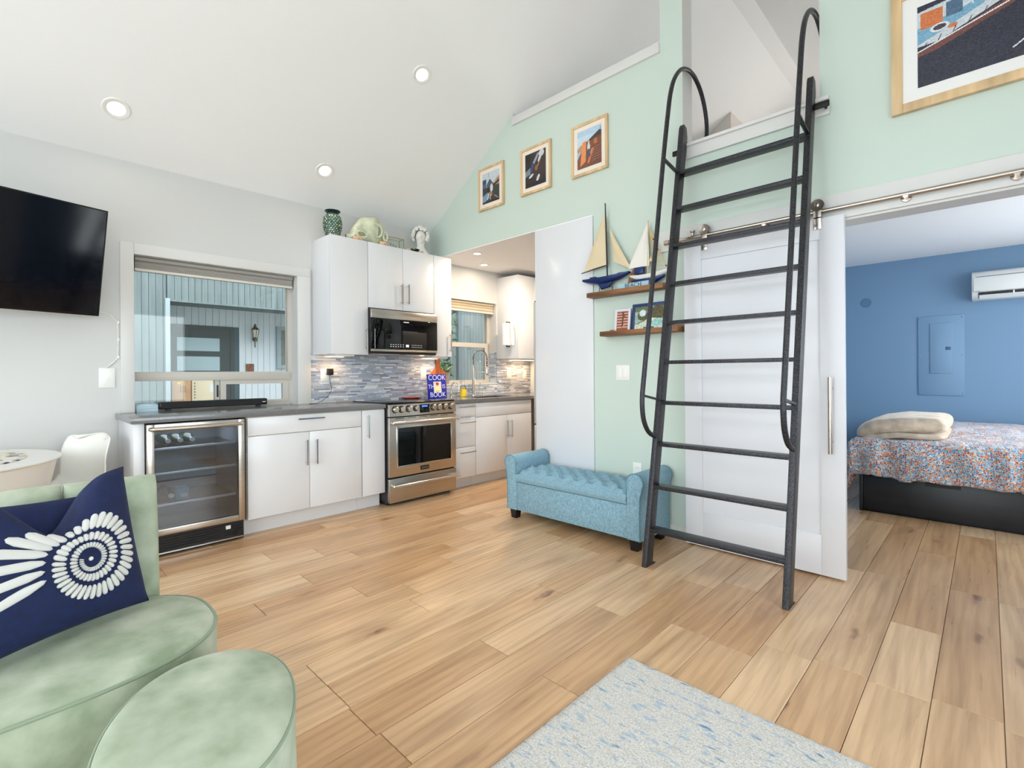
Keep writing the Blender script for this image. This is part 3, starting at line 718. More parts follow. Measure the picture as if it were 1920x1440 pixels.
# ---- switch and outlet plates
def plate(name, label, cat, c, axis, w, h, kind):
    """plate on a wall; axis 'x' faces +x (w along y), 'y' faces -y (w along x)"""
    o = thing(name, label, cat, c)
    def pb(n, m, u0, u1, v0, v1, d0, d1, par=o, bev=0):
        if axis == 'x': return bx(n, m, par, c[0] + d0, c[0] + d1, c[1] + u0, c[1] + u1, c[2] + v0, c[2] + v1, bev=bev)
        return bx(n, m, par, c[0] + u0, c[0] + u1, c[1] - d1, c[1] - d0, c[2] + v0, c[2] + v1, bev=bev)
    pb('cover', PLASTICW, -w/2, w/2, -h/2, h/2, 0, .006, bev=.002)
    if kind == 'switch2':
        for s_ in (-.023, .023): pb('rocker', mat('rocker', (246, 246, 243), .25), s_ - .0165, s_ + .0165, -.033, .033, .006, .010, bev=.002)
    if kind == 'outlet':
        for s_ in (-.02, .02):
            rc = pb('receptacle', MATS['rocker'] if 'rocker' in MATS else PLASTICW, -.016, .016, s_ - .014, s_ + .014, .006, .008, bev=.002)
            for dx in (-.006, .006): pb('slot', BLACKP, dx - .001, dx + .001, s_ - .004, s_ + .006, .008, .0085, par=rc)
    if kind == 'jack': pb('jack', MATS.get('rocker', PLASTICW), -.008, .008, -.012, .006, .006, .010, bev=.001)
    return o
plate('light_switch', 'white double rocker light switch on the mint wall right of the tall panel', 'switch', (-2.012, YB, 1.177), 'y', .118, .118, 'switch2')
plate('wall_outlet', 'white outlet low on the mint wall behind the blue bench', 'outlet', (-1.895, YB, .44), 'y', .072, .117, 'outlet')
XT = XL + .0095
plate('wall_outlet', 'white outlet on the mosaic left of the range holding a black charger', 'outlet', (XT, 2.075, 1.176), 'x', .10, .117, 'outlet')
plate('wall_outlet', 'white outlet on the mosaic right of the range by the cutting board', 'outlet', (XT, 3.185, 1.172), 'x', .072, .117, 'outlet')
plate('wall_outlet', 'white outlet nearest the sink window under the far wall cabinet', 'outlet', (XT, 4.526, 1.16), 'x', .072, .117, 'outlet')
plate('wall_outlet', 'white outlet farthest back beside the refrigerator edge', 'outlet', (XT, 4.832, 1.16), 'x', .072, .117, 'outlet')
plate('cable_plate', 'white cable plate on the wall left of the counter window', 'plate', (XL, .485, 1.168), 'x', .09, .14, 'jack')
k = thing('phone_charger', 'black charger plugged in left of the range with a cord', 'charger', (XT + .006, 2.105, 1.17))
bx('plug_body', BLACKP, k, XT + .0088, XT + .05, 2.08, 2.132, 1.175, 1.235, bev=.004)
c = B(); c.tube([(XT + .03, 2.10, 1.175), (XT + .03, 2.105, 1.12), (XT + .03, 2.118, 1.06), (XT + .03, 2.115, 1.02), (XT + .03, 2.08, .975), (XT + .03, 2.02, .93), (XT + .035, 1.97, .917), (XT + .05, 1.90, .917)], .0022, n=6); c.build('cord', BLACKP, k, smooth=60)
k = thing('television_cable', 'thin white cable running down beside the counter window', 'cable', (XL + .004, .53, 1.24))
c = B(); c.tube([(XL + .005, .36, 1.60), (XL + .005, .43, 1.635), (XL + .005, .50, 1.62), (XL + .005, .545, 1.57), (XL + .005, .549, 1.50), (XL + .005, .549, 1.40), (XL + .005, .545, 1.31), (XL + .005, .52, 1.275), (XL + .005, .485, 1.24)], .003, n=6); c.build('cord', PLASTICW, k, smooth=60)
for z in (1.565, 1.44, 1.315): bx('clip', PLASTICW, k, XL + .001, XL + .011, .543, .556, z - .01, z + .01, bev=.002)

# ---- counter things
WOODR = mat('reddish_cutting_board', (176, 92, 44), .45, noise=(20, .3), stretch=(1, 1, .2))
b = B(); zb = .915
prof = [(-.105, 0), (.105, 0), (.105, .26), (.09, .29), (.05, .315), (.03, .335), (.026, .36), (.026, .40), (.034, .425), (.02, .44), (-.02, .44), (-.034, .425), (-.026, .40), (-.026, .36), (-.03, .335), (-.05, .315), (-.09, .29), (-.105, .26)]
b.prism([(3.375 + u, zb + v) for u, v in prof], 'x', -.009, .009, bev=.003)
cb = b.build('cutting_board', WOODR, smooth=40); cb.location.x = -4.425; cb.rotation_euler = (0, math.radians(-3), 0)
tag(cb, 'reddish wood cutting board with a handle leaning on the mosaic', 'cutting board')
# cookbook: cover faces the room
k = thing('cookbook', 'blue cookbook with white lettering standing right of the range', 'book', (-4.30, 3.262, .914))
NAVY = mat('cobalt_cover', (28, 42, 168), .35)
Mb = Matrix.Translation((-4.30, 3.262, .9145)) @ Matrix.Rotation(math.radians(-6), 4, 'Y')
b = B(); b.box(-.016, .008, -.118, .118, 0, .26, bev=.001, M=None); bmesh.ops.transform(b.bm, matrix=Mb, verts=b.bm.verts[:]); cov = b.build('cover', NAVY, k, smooth=40)
b = B(); b.box(-.013, .005, -.112, .1195, .004, .256); bmesh.ops.transform(b.bm, matrix=Mb, verts=b.bm.verts[:]); b.build('pages', mat('page_edges', (236, 230, 218), .8), k)
INK = mat('white_ink', (232, 232, 240), .4)
Rt = Matrix(((0, 0, 1, 0), (1, 0, 0, 0), (0, 1, 0, 0), (0, 0, 0, 1)))   # text x->y, y->z, z->x
for txt, u, v, sz in (('COOK', 0, .222, .078), ('TH', -.083, .125, .062), ('IS', .085, .125, .062), ('BOOK', 0, .036, .074)):
    text_mesh('lettering', txt, sz, INK, cov, Mb @ Matrix.Translation((.0085, u, v)) @ Rt)
p = Pic(24, 30, (238, 222, 206)); p.ell(12, 20, 7, 12, (246, 236, 190)); p.ell(12, 8, 4, 5, (214, 168, 140)); p.ell(12, 6, 5, 4, (150, 84, 50)); p.rect(6, 24, 18, 30, (222, 214, 120))
def onb(v): return tuple(Mb @ Vector(v))
O = Mb @ Vector((.0088, -.052, .18)); p.build('cover_photo', cov, O, (Mb @ Vector((.0088, .052, .18))) - O, (Mb @ Vector((.0088, -.052, .062))) - O)
# plant on the sill
k = thing('potted_plant', 'leafy green plant in a grey pot on the sink window sill', 'plant', (-4.52, 3.545, 1.058))
B().lathe([(.038, 0), (.052, .14), (.048, .142), (.044, .125), (.001, .125)], (-4.52, 3.545, 1.058), n=24).build('pot', mat('grey_ceramic', (160, 156, 150), .6), k, smooth=50)
def leafmat():
    return mat('variegated_leaf', (78, 128, 58), .45, noise=(60, .3, (196, 206, 150)))
rs = random.Random(5)
for i in range(15):
    a = rs.uniform(0, 2*PI); L_ = rs.uniform(.11, .18); el = rs.uniform(.5, 1.25); w_ = rs.uniform(.012, .02)
    base = Vector((-4.52, 3.545, 1.18)); d = Vector((math.cos(a)*math.cos(el), math.sin(a)*math.cos(el), math.sin(el))); sd = d.cross(Vector((0, 0, 1))).normalized()
    def lf(u, v, d=d, sd=sd, L_=L_, w_=w_, base=base):
        t_ = u; ww = w_*math.sin(PI*min(1, t_*.93 + .05)) ; q = base + d*L_*t_ + Vector((0, 0, -1))*(.06*t_*t_); return q + sd*ww*(2*v - 1) + Vector((0, 0, 1))*abs(2*v - 1)*.006
    B().grid(lf, 7, 2).build('leaf', leafmat(), k, smooth=180)
# soap bottle
k = thing('soap_bottle', 'clear pump bottle of yellow dish soap beside the faucet', 'bottle', (-4.38, 3.69, .914))
B().lathe([(.001, 0), (.036, 0), (.037, .01), (.037, .085), (.03, .088), (.001, .088)], (-4.38, 3.69, .9145), n=24).build('soap', mat('yellow_soap', (232, 204, 40), .2, noise=(20, .1)), k, smooth=50)
B().lathe([(.038, .088), (.038, .105), (.018, .13), (.014, .14)], (-4.38, 3.69, .9145), n=24, cap=False).build('bottle_top', glass_mat('clear_plastic', (238, 240, 236)), k, smooth=50)
b = B(); b.lathe([(.016, .135), (.016, .155), (.006, .157), (.006, .178), (.001, .178)], (-4.38, 3.69, .9145), n=16); b.bar((-4.38, 3.69, 1.086), (-4.34, 3.69, 1.082), .014, .01); b.build('pump', PLASTICW, k, smooth=50)
# spring faucet
k = thing('kitchen_faucet', 'tall chrome spring faucet arching over the sink', 'faucet', (-4.39, 3.86, .914)); fx, fy = -4.39, 3.86
b = B(); b.lathe([(.027, 0), (.027, .012), (.019, .02), (.019, .33), (.013, .335), (.013, .36)], (fx, fy, .9145), n=20); b.build('post', CHROME, k, smooth=50)
arc = [(fx, fy, 1.27), (fx, fy, 1.33)] + [(fx + .075*(1 - math.cos(PI*i/10)), fy + .04*(1 - math.cos(PI*i/10)), 1.36 + .095*math.sin(PI*i/10)) for i in range(11)] + [(fx + .15, fy + .08, 1.31), (fx + .15, fy + .08, 1.25)]
b = B(); b.tube(arc, .007, n=8); b.build('hose', BLACKP, k, smooth=60)
def coil(path, r, turns):
    P = [Vector(p_) for p_ in path]; out = []; n = turns*8
    for i in range(n + 1):
        t_ = i/n*(len(P) - 1); j = min(int(t_), len(P) - 2); q = P[j].lerp(P[j+1], t_ - j); d = (P[j+1] - P[j]).normalized(); u = d.cross(Vector((.3, -.9, .1))).normalized(); v = d.cross(u)
        out.append(q + (u*math.cos(2*PI*i/8) + v*math.sin(2*PI*i/8))*r)
    return out
b = B(); b.tube(coil(arc, .0125, 34), .0026, n=5); b.build('spring', CHROME, k, smooth=60)
b = B(); b.lathe([(.011, 0), (.017, .01), (.017, .09), (.012, .10)], (fx + .15, fy + .08, 1.155), n=18); b.build('spray_head', CHROME, k, smooth=50)
b = B(); b.tube([(fx, fy, 1.195), (fx + .15, fy + .08, 1.195)], .005, n=8); b.lathe([(.019, -.01), (.019, .01)], (fx + .15, fy + .08, 1.195), n=16); b.build('holder_arm', CHROME, k, smooth=50)
b = B(); b.tube([(fx, fy, .99), (fx + .02, fy + .06, .99)], .012, n=10); b.tube([(fx + .02, fy + .06, .99), (fx + .02, fy + .09, 1.07)], .006, n=8); b.build('lever', CHROME, k, smooth=50)
k = thing('filter_faucet', 'small curved chrome filter faucet left of the soap bottle', 'faucet', (-4.38, 3.55, .914))
b = B(); b.lathe([(.018, 0), (.018, .01), (.009, .02), (.009, .06)], (-4.40, 3.53, .9145), n=16); b.build('base', CHROME, k, smooth=50)
b = B(); b.tube([(-4.40, 3.53, .97), (-4.40, 3.53, 1.03)] + [(-4.40 + .045*(1 - math.cos(PI*i/8)), 3.53 + .02*(1 - math.cos(PI*i/8)), 1.03 + .045*math.sin(PI*i/8)) for i in range(1, 9)] + [(-4.31, 3.57, 1.0)], .0055, n=8); b.build('spout', CHROME, k, smooth=60)
k = thing('soap_dispenser', 'short chrome dispenser right of the spring faucet', 'dispenser', (-4.39, 4.02, .914))
b = B(); b.lathe([(.017, 0), (.017, .012), (.008, .02), (.008, .075), (.012, .08), (.012, .09)], (-4.39, 4.02, .9145), n=16); b.build('stem', CHROME, k, smooth=50)
b = B(); b.tube([(-4.39, 4.02, .998), (-4.34, 4.02, 1.0), (-4.33, 4.02, .985)], .005, n=8); b.build('spout', CHROME, k, smooth=50)
b = B(); b.lathe([(.001, 0), (.07, 0), (.105, .012), (.108, .016), (.07, .006), (.001, .006)], (-4.31, 2.93, .9225), n=28); sr = b.build('spoon_rest', mat('red_glaze', (196, 72, 52), .25), smooth=50)
tag(sr, 'shallow red dish at the back of the black cooktop', 'dish')
# sound bar and napkin holder in the window recess
k = thing('sound_bar', 'long black sound bar on the counter in the window recess', 'sound bar', (-4.55, 1.186, .914))
bx('body', mat('soundbar_plastic', (26, 26, 28), .35), k, -4.585, -4.515, .797, 1.576, .924, .978, bev=.008)
for y in (.86, 1.51): bx('foot', BLACKP, k, -4.57, -4.53, y - .015, y + .015, .9142, .925)
bx('grille', mat('grille_cloth', (36, 36, 38), .8, bump=(900, .5)), k, -4.516, -4.513, .81, 1.52, .929, .973)
bx('maker_mark', BTN, k, -4.5155, -4.5135, 1.535, 1.562, .946, .952)
k = thing('napkin_holder', 'pale blue arched napkin holder left of the sound bar', 'napkin holder', (-4.53, .72, .914))
LB = mat('pale_blue_enamel', (196, 220, 230), .3)
def arch(s_): return [(.72 + math.cos(a)*.07*s_, .914 + .001 + max(0, math.sin(a))*.012*s_ + .05*s_ - .004) for a in [PI*i/12 for i in range(13)]] + [(.72 - .07*s_, .915), (.72 + .07*s_, .915)]
for i, (s_, x) in enumerate(((1, -4.56), (.97, -4.53), (.94, -4.50))): B().prism(arch(s_), 'x', x - .003, x + .003, bev=.001).build('arched_panel', LB, k, smooth=40)
bx('base', LB, k, -4.565, -4.495, .655, .785, .9145, .919)
for i in range(3): B().tube([(-4.4965, .72 + math.cos(a)*.066*(1 - .0*i), .925 + i*.014 + math.sin(a)*.012) for a in [PI*j/10 for j in range(11)]], .0012, n=5).build('stripe', mat('blue_stripe', (120, 165, 190), .4), k)

# ================================================================== RECESSED LIGHTS
def downlight(label, pos, nrm, r, power, spot=None, tilt=0):
    nrm = Vector(nrm).normalized(); q = nrm.to_track_quat('Z', 'Y'); M = Matrix.Translation(pos) @ q.to_matrix().to_4x4()
    o = thing('recessed_light', label, 'light', mw=M, group='recessed ceiling lights')
    B().lathe([(r*.62, -.002), (r*.62, .003), (r*.68, .006), (r*.95, .006), (r, .002), (r, -.002)], n=36, cap=False).build('trim_ring', PLASTICW, o, smooth=40, local=True)
    B().lathe([(.0005, .0015), (r*.62, .0015), (r*.62, .0005), (.0005, .0005)], n=28).build('lens', mat('lamp_lens', (255, 250, 240), .4, emit=((255, 240, 220), 9.0)), o, local=True)
    l = bpy.data.lights.new('downlight_lamp', 'SPOT' if spot else 'AREA'); l.energy = power; l.color = (1, .84, .66)
    if spot: l.spot_size = math.radians(spot); l.spot_blend = .7; l.shadow_soft_size = .03
    else: l.shape = 'DISK'; l.size = r*1.1
    lo = bpy.data.objects.new('downlight_lamp', l); COL.objects.link(lo); lo.parent = o; lo.location = (0, 0, .012); lo.rotation_euler = (PI, 0, 0)
NC = (.555, 0, -.832)
downlight('recessed light on the sloped ceiling above the television', (-4.142, .508, roof(-4.142)), NC, .078, 1.2)
downlight('recessed light low on the sloped ceiling above the counter window', (-4.139, 1.933, roof(-4.139)), NC, .078, 1.2)
downlight('recessed light highest on the sloped ceiling', (-3.226, 2.313, roof(-3.226)), NC, .078, 1.2)
downlight('recessed light in the kitchen ceiling nearest the mint wall', (-3.878, 3.424 + .05, 2.4525), (0, 0, -1), .06, 6)
downlight('recessed light in the kitchen ceiling above the sink window', (-4.225, 3.893, 2.4545), (0, 0, -1), .06, 1.2)
downlight('added unseen recessed light in the kitchen ceiling by the refrigerator', (-3.40, 4.05, 2.4545), (0, 0, -1), .06, 26)  # extra lamp added out of view to brighten the kitchen

# ================================================================== SLIDING BARN DOOR
d = thing('door_1', 'white sliding barn door with one recessed panel and a long pull', 'door', (-1.028, 3.255, .012)); d['kind'] = 'structure'
D0, D1 = 3.236, 3.274
for n, x0, x1, z0, z1 in (('stile', -1.490, -1.372, .012, 2.052), ('stile', -.686, -.567, .012, 2.052), ('rail', -1.372, -.686, 1.932, 2.052), ('rail', -1.372, -.686, .012, .240)):
    bx(n, DOORW, d, x0, x1, D0, D1, z0, z1, bev=.0015)
bx('panel', DOORW, d, -1.376, -.682, D0 + .012, D1 - .012, .236, 1.936)
pu = B(); pu.tube([(-.630, D0 - .045, .715), (-.630, D0 - .045, 1.145)], .011, n=14)
for z in (.78, 1.08): pu.tube([(-.630, D0, z), (-.630, D0 - .045, z)], .007, n=10)
pu.build('pull_handle', NICKEL, d, smooth=50)
def hanger(x):
    b = B(); b.box(x - .02, x + .02, D0 - .006, D0 - .001, 1.99, 2.13, bev=.002); b.box(x - .02, x + .02, D0 - .006, D0 + .03, 2.053, 2.059)
    h = b.build('hanger_strap', NICKEL, d, smooth=40)
    M = Matrix.Translation((x, D0 + .0, 2.128)) @ Matrix.Rotation(PI/2, 4, 'X')
    B().lathe([(.026, -.008), (.034, -.010), (.034, -.004), (.029, 0), (.034, .004), (.034, .010), (.026, .008)], n=28, M=M).build('wheel', mat('hanger_wheel', (128, 120, 110), .3, metal=.9), h, smooth=40)
    B().lathe([(.0005, 0), (.011, 0), (.011, .008), (.0005, .010)], n=16, M=Matrix.Translation((x, D0 - .006, 2.128)) @ Matrix.Rotation(PI/2, 4, 'X')).build('axle_bolt', NICKEL, h, smooth=40)
hanger(-.693); hanger(-1.347)
tr = thing('barn_door_track', 'brushed nickel sliding door rail mounted along the white header', 'rail', (-.2, 3.24, 2.08))
b = B(); b.tube([(-1.62, 3.245, 2.092), (1.2, 3.245, 2.092)], .0125, n=14); b.build('rail', NICKEL, tr, smooth=50)
for x in (-1.55, -.98, -.298, .105, .6, 1.1):
    b = B(); b.tube([(x, 3.235, 2.085), (x, YB - .021, 2.085)], .012, n=12); M = Matrix.Translation((x, YB - .021, 2.083)) @ Matrix.Rotation(PI/2, 4, 'X'); b.lathe([(.0005, .006), (.021, .006), (.024, 0)], n=20, M=M); b.build('standoff', NICKEL, tr, smooth=50)
b = B(); b.lathe([(.010, 0), (.010, .02), (.017, .026), (.017, .034), (.0005, .036)], (-1.431, 3.245, 2.104), n=16); b.build('end_stop', NICKEL, tr, smooth=40)
b = B(); b.tube([(-1.635, 3.245, 2.092), (-1.60, 3.245, 2.092)], .018, n=14); b.build('end_cap', NICKEL, tr, smooth=40)

# ================================================================== LOFT LADDER
L = thing('loft_ladder', 'dark hammered steel ladder with curved handrails leaning to the loft', 'ladder', (-1.1, 2.7, 0))
SL = .192; Y0 = 2.668
def lf(z): return Y0 + SL*z
for x0, x1 in ((-1.510, -1.478), (-.738, -.706)):
    b = B(); b.prism([(lf(0), 0), (lf(0) + .078, 0), (lf(2.80) + .078, 2.80), (lf(2.86) + .055, 2.865), (lf(2.87) + .012, 2.875), (lf(2.85), 2.85)], 'x', x0, x1, bev=.003)
    st = b.build('stringer', LADDER, L, smooth=40)
    xm = (x0 + x1)/2
    b = B(); b.box(x0, x1 + .0, lf(0) + .078, lf(0) + .118, 0, .006, bev=.002); b.lathe([(.006, 0), (.006, .004), (.0005, .005)], (xm, lf(0) + .103, .006), n=12); b.build('foot_plate', LADDER, st, smooth=40)
for z in [.228 + .2563*i for i in range(10)]:
    b = B(); y = lf(z); b.box(-1.480, -.736, y + .0, y + .082, z - .022, z, bev=.002); b.build('rung', LADDER, L, smooth=40)
def rail(x, sgn):
    pr = [(.775, 2.83), (.80, 2.76), (.835, 2.715), (.89, 2.68), (.96, 2.664), (1.04, 2.665), (1.12, 2.680), (1.4, 2.735), (1.8, 2.812), (2.2, 2.888), (2.6, 2.965), (2.9, 3.03), (3.02, 3.062), (3.12, 3.105), (3.20, 3.165), (3.26, 3.235), (3.295, 3.32), (3.30, 3.40), (3.28, 3.47), (3.235, 3.54), (3.16, 3.60), (3.06, 3.64), (2.95, 3.645), (2.80, 3.62), (2.665, 3.60)]
    P = [Vector((x, y, z)) for z, y in pr]; out = []
    for i in range(len(P) - 1):                      # Catmull-Rom for a smooth bend
        a, b_, c_, e = P[max(i-1, 0)], P[i], P[i+1], P[min(i+2, len(P)-1)]
        for k in range(3):
            t = k/3; out.append(.5*((2*b_) + (c_ - a)*t + (2*a - 5*b_ + 4*c_ - e)*t*t + (3*b_ - a - 3*c_ + e)*t**3))
    out.append(P[-1])
    b = B(); b.tube(out, .0145, n=12); return b.build('handrail', LADDER, L, smooth=60)
for x in (-1.494, -.722):
    hr = rail(x, 1)
    for z, yr in ((1.01, 2.668), (2.53, 2.95)):
        b = B(); b.bar((x, yr, z + .03), (x, lf(z) + .01, z - .005), .012, .02, up=(1, 0, 0)); b.build('rail_bracket', LADDER, hr)
BLKM = mat('black_steel', (30, 29, 28), .45, metal=.4)
for x0, x1 in ((-.706, -.628), (-1.56, -1.51)):
    b = B(); b.box(x0, x1, 3.215, 3.232, 2.672, 2.708, bev=.006); b.tube([((x0 + x1)/2 + .012, 3.23, 2.69), ((x0 + x1)/2 + .012, 3.279, 2.69)], .007, n=10); b.build('wall_tab', BLKM, L, smooth=40)
for x in (-1.494, -.722):
    b = B(); b.bar((x, lf(2.72) + .07, 2.78), (x, lf(2.72) + .115, 2.762), .02, .012); b.build('loft_hook', BLKM, L)

# ================================================================== PICTURES ON THE GREEN WALL
def framed(name, label, x0, x1, z0, z1, fw, fm, matw, pic, depth=.022, y=YB, group=None, matcol=(240, 228, 214)):
    o = thing(name, label, 'picture', ((x0+x1)/2, y, z0), group=group)
    for n, a in (('frame_side', (x0, x0 + fw, z0, z1)), ('frame_side', (x1 - fw, x1, z0, z1)), ('frame_top', (x0 + fw, x1 - fw, z1 - fw, z1)), ('frame_bottom', (x0 + fw, x1 - fw, z0, z0 + fw))):
        bx(n, fm, o, a[0], a[1], y - depth, y - .001, a[2], a[3], bev=.002)
    if matw: bx('mat_board', mat('mat_board_%d' % matcol[0], matcol, .7), o, x0 + fw, x1 - fw, y - depth*.6, y - .002, z0 + fw, z1 - fw)
    i = fw + matw; yy = y - depth*.6 - .0012
    pic.build('photo_print', o, (x0 + i, yy, z1 - i), (x1 - x0 - 2*i, 0, 0), (0, 0, -(z1 - z0 - 2*i)))
    return o
# harbour walk, seated figures
p = Pic(48, 62, (196, 206, 214)); p.rect(0, 12, 11, 32, (70, 96, 122)); p.rect(2, 15, 5, 21, (36, 54, 78)); p.rect(7, 15, 10, 21, (36, 54, 78)); p.poly([(12, 24), (21, 13), (30, 24), (30, 32), (12, 32)], (74, 88, 106)); p.poly([(30, 24), (48, 12), (48, 34), (30, 32)], (176, 138, 108)); p.rect(33, 22, 46, 26, (206, 168, 130))
p.rect(0, 30, 48, 62, (54, 62, 62)); p.poly([(20, 31), (48, 20), (48, 25), (22, 35)], (40, 42, 46)); p.poly([(0, 46), (16, 40), (20, 52), (0, 62)], (120, 152, 172)); p.poly([(26, 46), (48, 56), (48, 62), (22, 62)], (64, 46, 40)); p.rect(0, 58, 48, 62, (38, 30, 36))
p.ell(26, 33, 4, 8, (214, 206, 200)); p.ell(17, 36, 3, 5, (30, 26, 26)); p.ell(23, 45, 6, 5, (150, 116, 100), .4); p.line(18, 44, 14, 54, 2.4, (206, 214, 222)); p.line(24, 46, 22, 55, 2.4, (196, 170, 150)); p.line(34, 50, 44, 57, 2, (170, 146, 120)); p.line(18, 10, 18, 0, .8, (120, 128, 134)); p.grain(7, 2)
framed('framed_photo', 'maple framed harbour photo with white mat, leftmost of the three', -3.640, -3.283, 2.790, 3.207, .022, OAKW, .038, p, group='maple framed photos on the mint wall')
# feet and fishing gear
p = Pic(48, 62, (40, 38, 38)); p.poly([(20, 0), (48, 0), (48, 40), (30, 62), (18, 40)], (58, 44, 42)); p.line(30, 6, 18, 22, 5, (150, 158, 176)); p.line(18, 22, 12, 36, 6, (62, 70, 112)); p.line(40, 2, 32, 18, 5, (214, 214, 214)); p.ell(38, 6, 6, 6, (206, 206, 206)); p.line(34, 18, 28, 30, 1.6, (176, 146, 116)); p.ell(26, 30, 3.4, 5, (146, 94, 66)); p.poly([(0, 32), (12, 26), (12, 38), (0, 42)], (120, 136, 140)); p.ell(14, 42, 6, 2.4, (206, 210, 214), -.5); p.ell(30, 49, 6.5, 2.8, (206, 212, 216), -1.1); p.ell(6, 8, 6, 9, (26, 30, 28)); p.rect(0, 54, 48, 62, (34, 30, 30)); p.grain(6, 3)
framed('framed_photo', 'maple framed dark photo of shoes with white mat, middle of the three', -3.062, -2.702, 2.795, 3.214, .022, OAKW, .036, p, group='maple framed photos on the mint wall')
# figure on a boardwalk at sunset
p = Pic(48, 62, (196, 214, 228)); p.rect(0, 0, 48, 10, (178, 204, 226)); p.poly([(16, 22), (44, 8), (48, 10), (48, 34), (14, 34)], (60, 56, 54)); p.poly([(14, 24), (48, 16), (48, 36), (14, 34)], (126, 70, 46)); p.rect(33, 20, 40, 28, (176, 104, 66)); p.poly([(0, 28), (14, 20), (14, 36), (0, 40)], (176, 138, 104)); p.rect(0, 34, 10, 46, (150, 186, 214)); p.poly([(10, 32), (48, 30), (48, 62), (0, 62), (0, 46)], (110, 62, 44))
for i in range(6): p.line(30, 34 + i*4, 48, 32 + i*4, .9, (150, 110, 96))
p.poly([(10, 20), (18, 18), (17, 52), (6, 58)], (226, 138, 74)); p.poly([(28, 34), (34, 34), (24, 56), (20, 56)], (206, 112, 62)); p.ell(23, 22, 2.2, 3, (206, 168, 140)); p.ell(23, 30, 3, 6, (196, 204, 214)); p.line(22, 35, 21, 45, 3, (66, 78, 112)); p.line(24, 35, 25, 45, 3, (66, 78, 112)); p.line(46, 4, 47, 20, 1, (60, 60, 64)); p.grain(7, 4)
framed('framed_photo', 'maple framed sunset boardwalk photo with white mat, rightmost of the three', -2.478, -2.126, 2.793, 3.217, .022, OAKW, .036, p, group='maple framed photos on the mint wall')
# large harbour photo
p = Pic(120, 80, (44, 46, 62)); p.poly([(0, 40), (0, 6), (50, 0), (90, 0), (52, 22), (14, 40)], (200, 208, 214)); p.poly([(0, 22), (30, 16), (46, 8), (40, 20), (10, 34), (0, 38)], (120, 168, 196)); p.rect(2, 8, 16, 24, (206, 118, 70)); p.rect(18, 6, 28, 20, (78, 106, 132)); p.ell(14, 27, 6, 4, (214, 220, 226)); p.ell(14, 27, 4, 2.5, (70, 66, 70)); p.poly([(0, 44), (14, 41), (54, 23), (96, 0), (104, 0), (56, 30), (12, 48), (0, 50)], (112, 70, 64)); p.line(0, 45, 56, 26, 1.2, (230, 232, 236))
p.poly([(58, 80), (72, 62), (120, 44), (120, 80)], (66, 58, 56)); p.poly([(88, 62), (120, 50), (120, 60), (92, 68)], (176, 112, 60)); p.line(56, 70, 74, 56, 1.2, (226, 228, 232)); p.line(74, 56, 92, 46, 1.2, (226, 228, 232)); p.line(92, 46, 120, 38, 1.2, (226, 228, 232)); p.line(92, 46, 91, 56, 1, (226, 228, 232)); p.ell(80, 58, 5, 4, (120, 150, 176))
for i in range(30): p.line(R.uniform(0, 80), R.uniform(48, 78), R.uniform(0, 80), R.uniform(48, 78), .4, (56, 60, 78)) if i % 3 == 0 else None
p.rect(36, 3, 42, 14, (176, 84, 48)); p.line(30, 0, 34, 16, .8, (226, 226, 230)); p.line(44, 0, 46, 12, .8, (226, 226, 230)); p.ell(22, 30, 3, 2, (206, 120, 70))
for i in range(9): p.line(4 + i*9, 43 - i*3.2, 6 + i*9, 38 - i*3.4, .7, (60, 50, 60)); p.line(90 + i*3.4, 66 - i*1.4, 91 + i*3.4, 58 - i*1.3, .8, (90, 60, 40))
p.grain(6, 5)
framed('framed_harbour_photo', 'large light wood framed harbour boat photo above the bedroom opening', -.357, .60, 2.528, 3.16, .046, OAKW, .062, p, depth=.03, matcol=(238, 238, 236))

# ================================================================== PICTURE LEDGES
def ledge(label, x0, x1, z):
    o = thing('picture_ledge', label, 'shelf', ((x0+x1)/2, YB, z), group='brown wooden picture ledges')
    bx('bottom_board', WALNUT, o, x0, x1, 3.205, YB - .001, z, z + .014, bev=.001)
    bx('front_lip', WALNUT, o, x0, x1, 3.192, 3.205, z, z + .036, bev=.0015)
    bx('back_rail', WALNUT, o, x0 + .03, x1, YB - .014, YB - .001, z + .014, z + .052, bev=.0015)
    bx('end_block', WALNUT, o, x1 - .014, x1, 3.205, YB - .014, z + .014, z + .036)
    return o
ledge('upper brown wooden ledge holding the model sailboats', -2.272, -1.625, 1.772)
ledge('lower brown wooden ledge holding two small framed pictures', -2.152, -1.518, 1.460)
SAILC = mat('cream_sailcloth', (222, 204, 170), .8, bump=(300, .3)); SAILW = mat('white_sailcloth', (238, 234, 226), .8, bump=(300, .3))
NAVYP = mat('navy_gloss_paint', (16, 40, 96), .35); DARKR = mat('dark_spar', (34, 30, 34), .45)
def hull(b, x0, x1, zt, dep, wid, y, sheer=.02):
    n = 22
    def fn(u, v):
        x = x0 + (x1 - x0)*u; prof = (math.sin(PI*min(1, u*.86 + .07)))**.7; a = PI*v; deck = zt + sheer*(2*u - 1)**2 + .01*u
        w_ = wid*.5*prof*(math.sin(a) if False else math.cos(a)); z = deck - dep*prof*math.sin(a)**.8
        return (x, y + w_, z)
    b.grid(fn, n, 10)
    def deckf(u, v):
        q0 = fn(u, 0); q1 = fn(u, 1); return (q0[0], q0[1] + (q1[1] - q0[1])*v, q0[2] - .002)
    b.grid(deckf, n, 2)
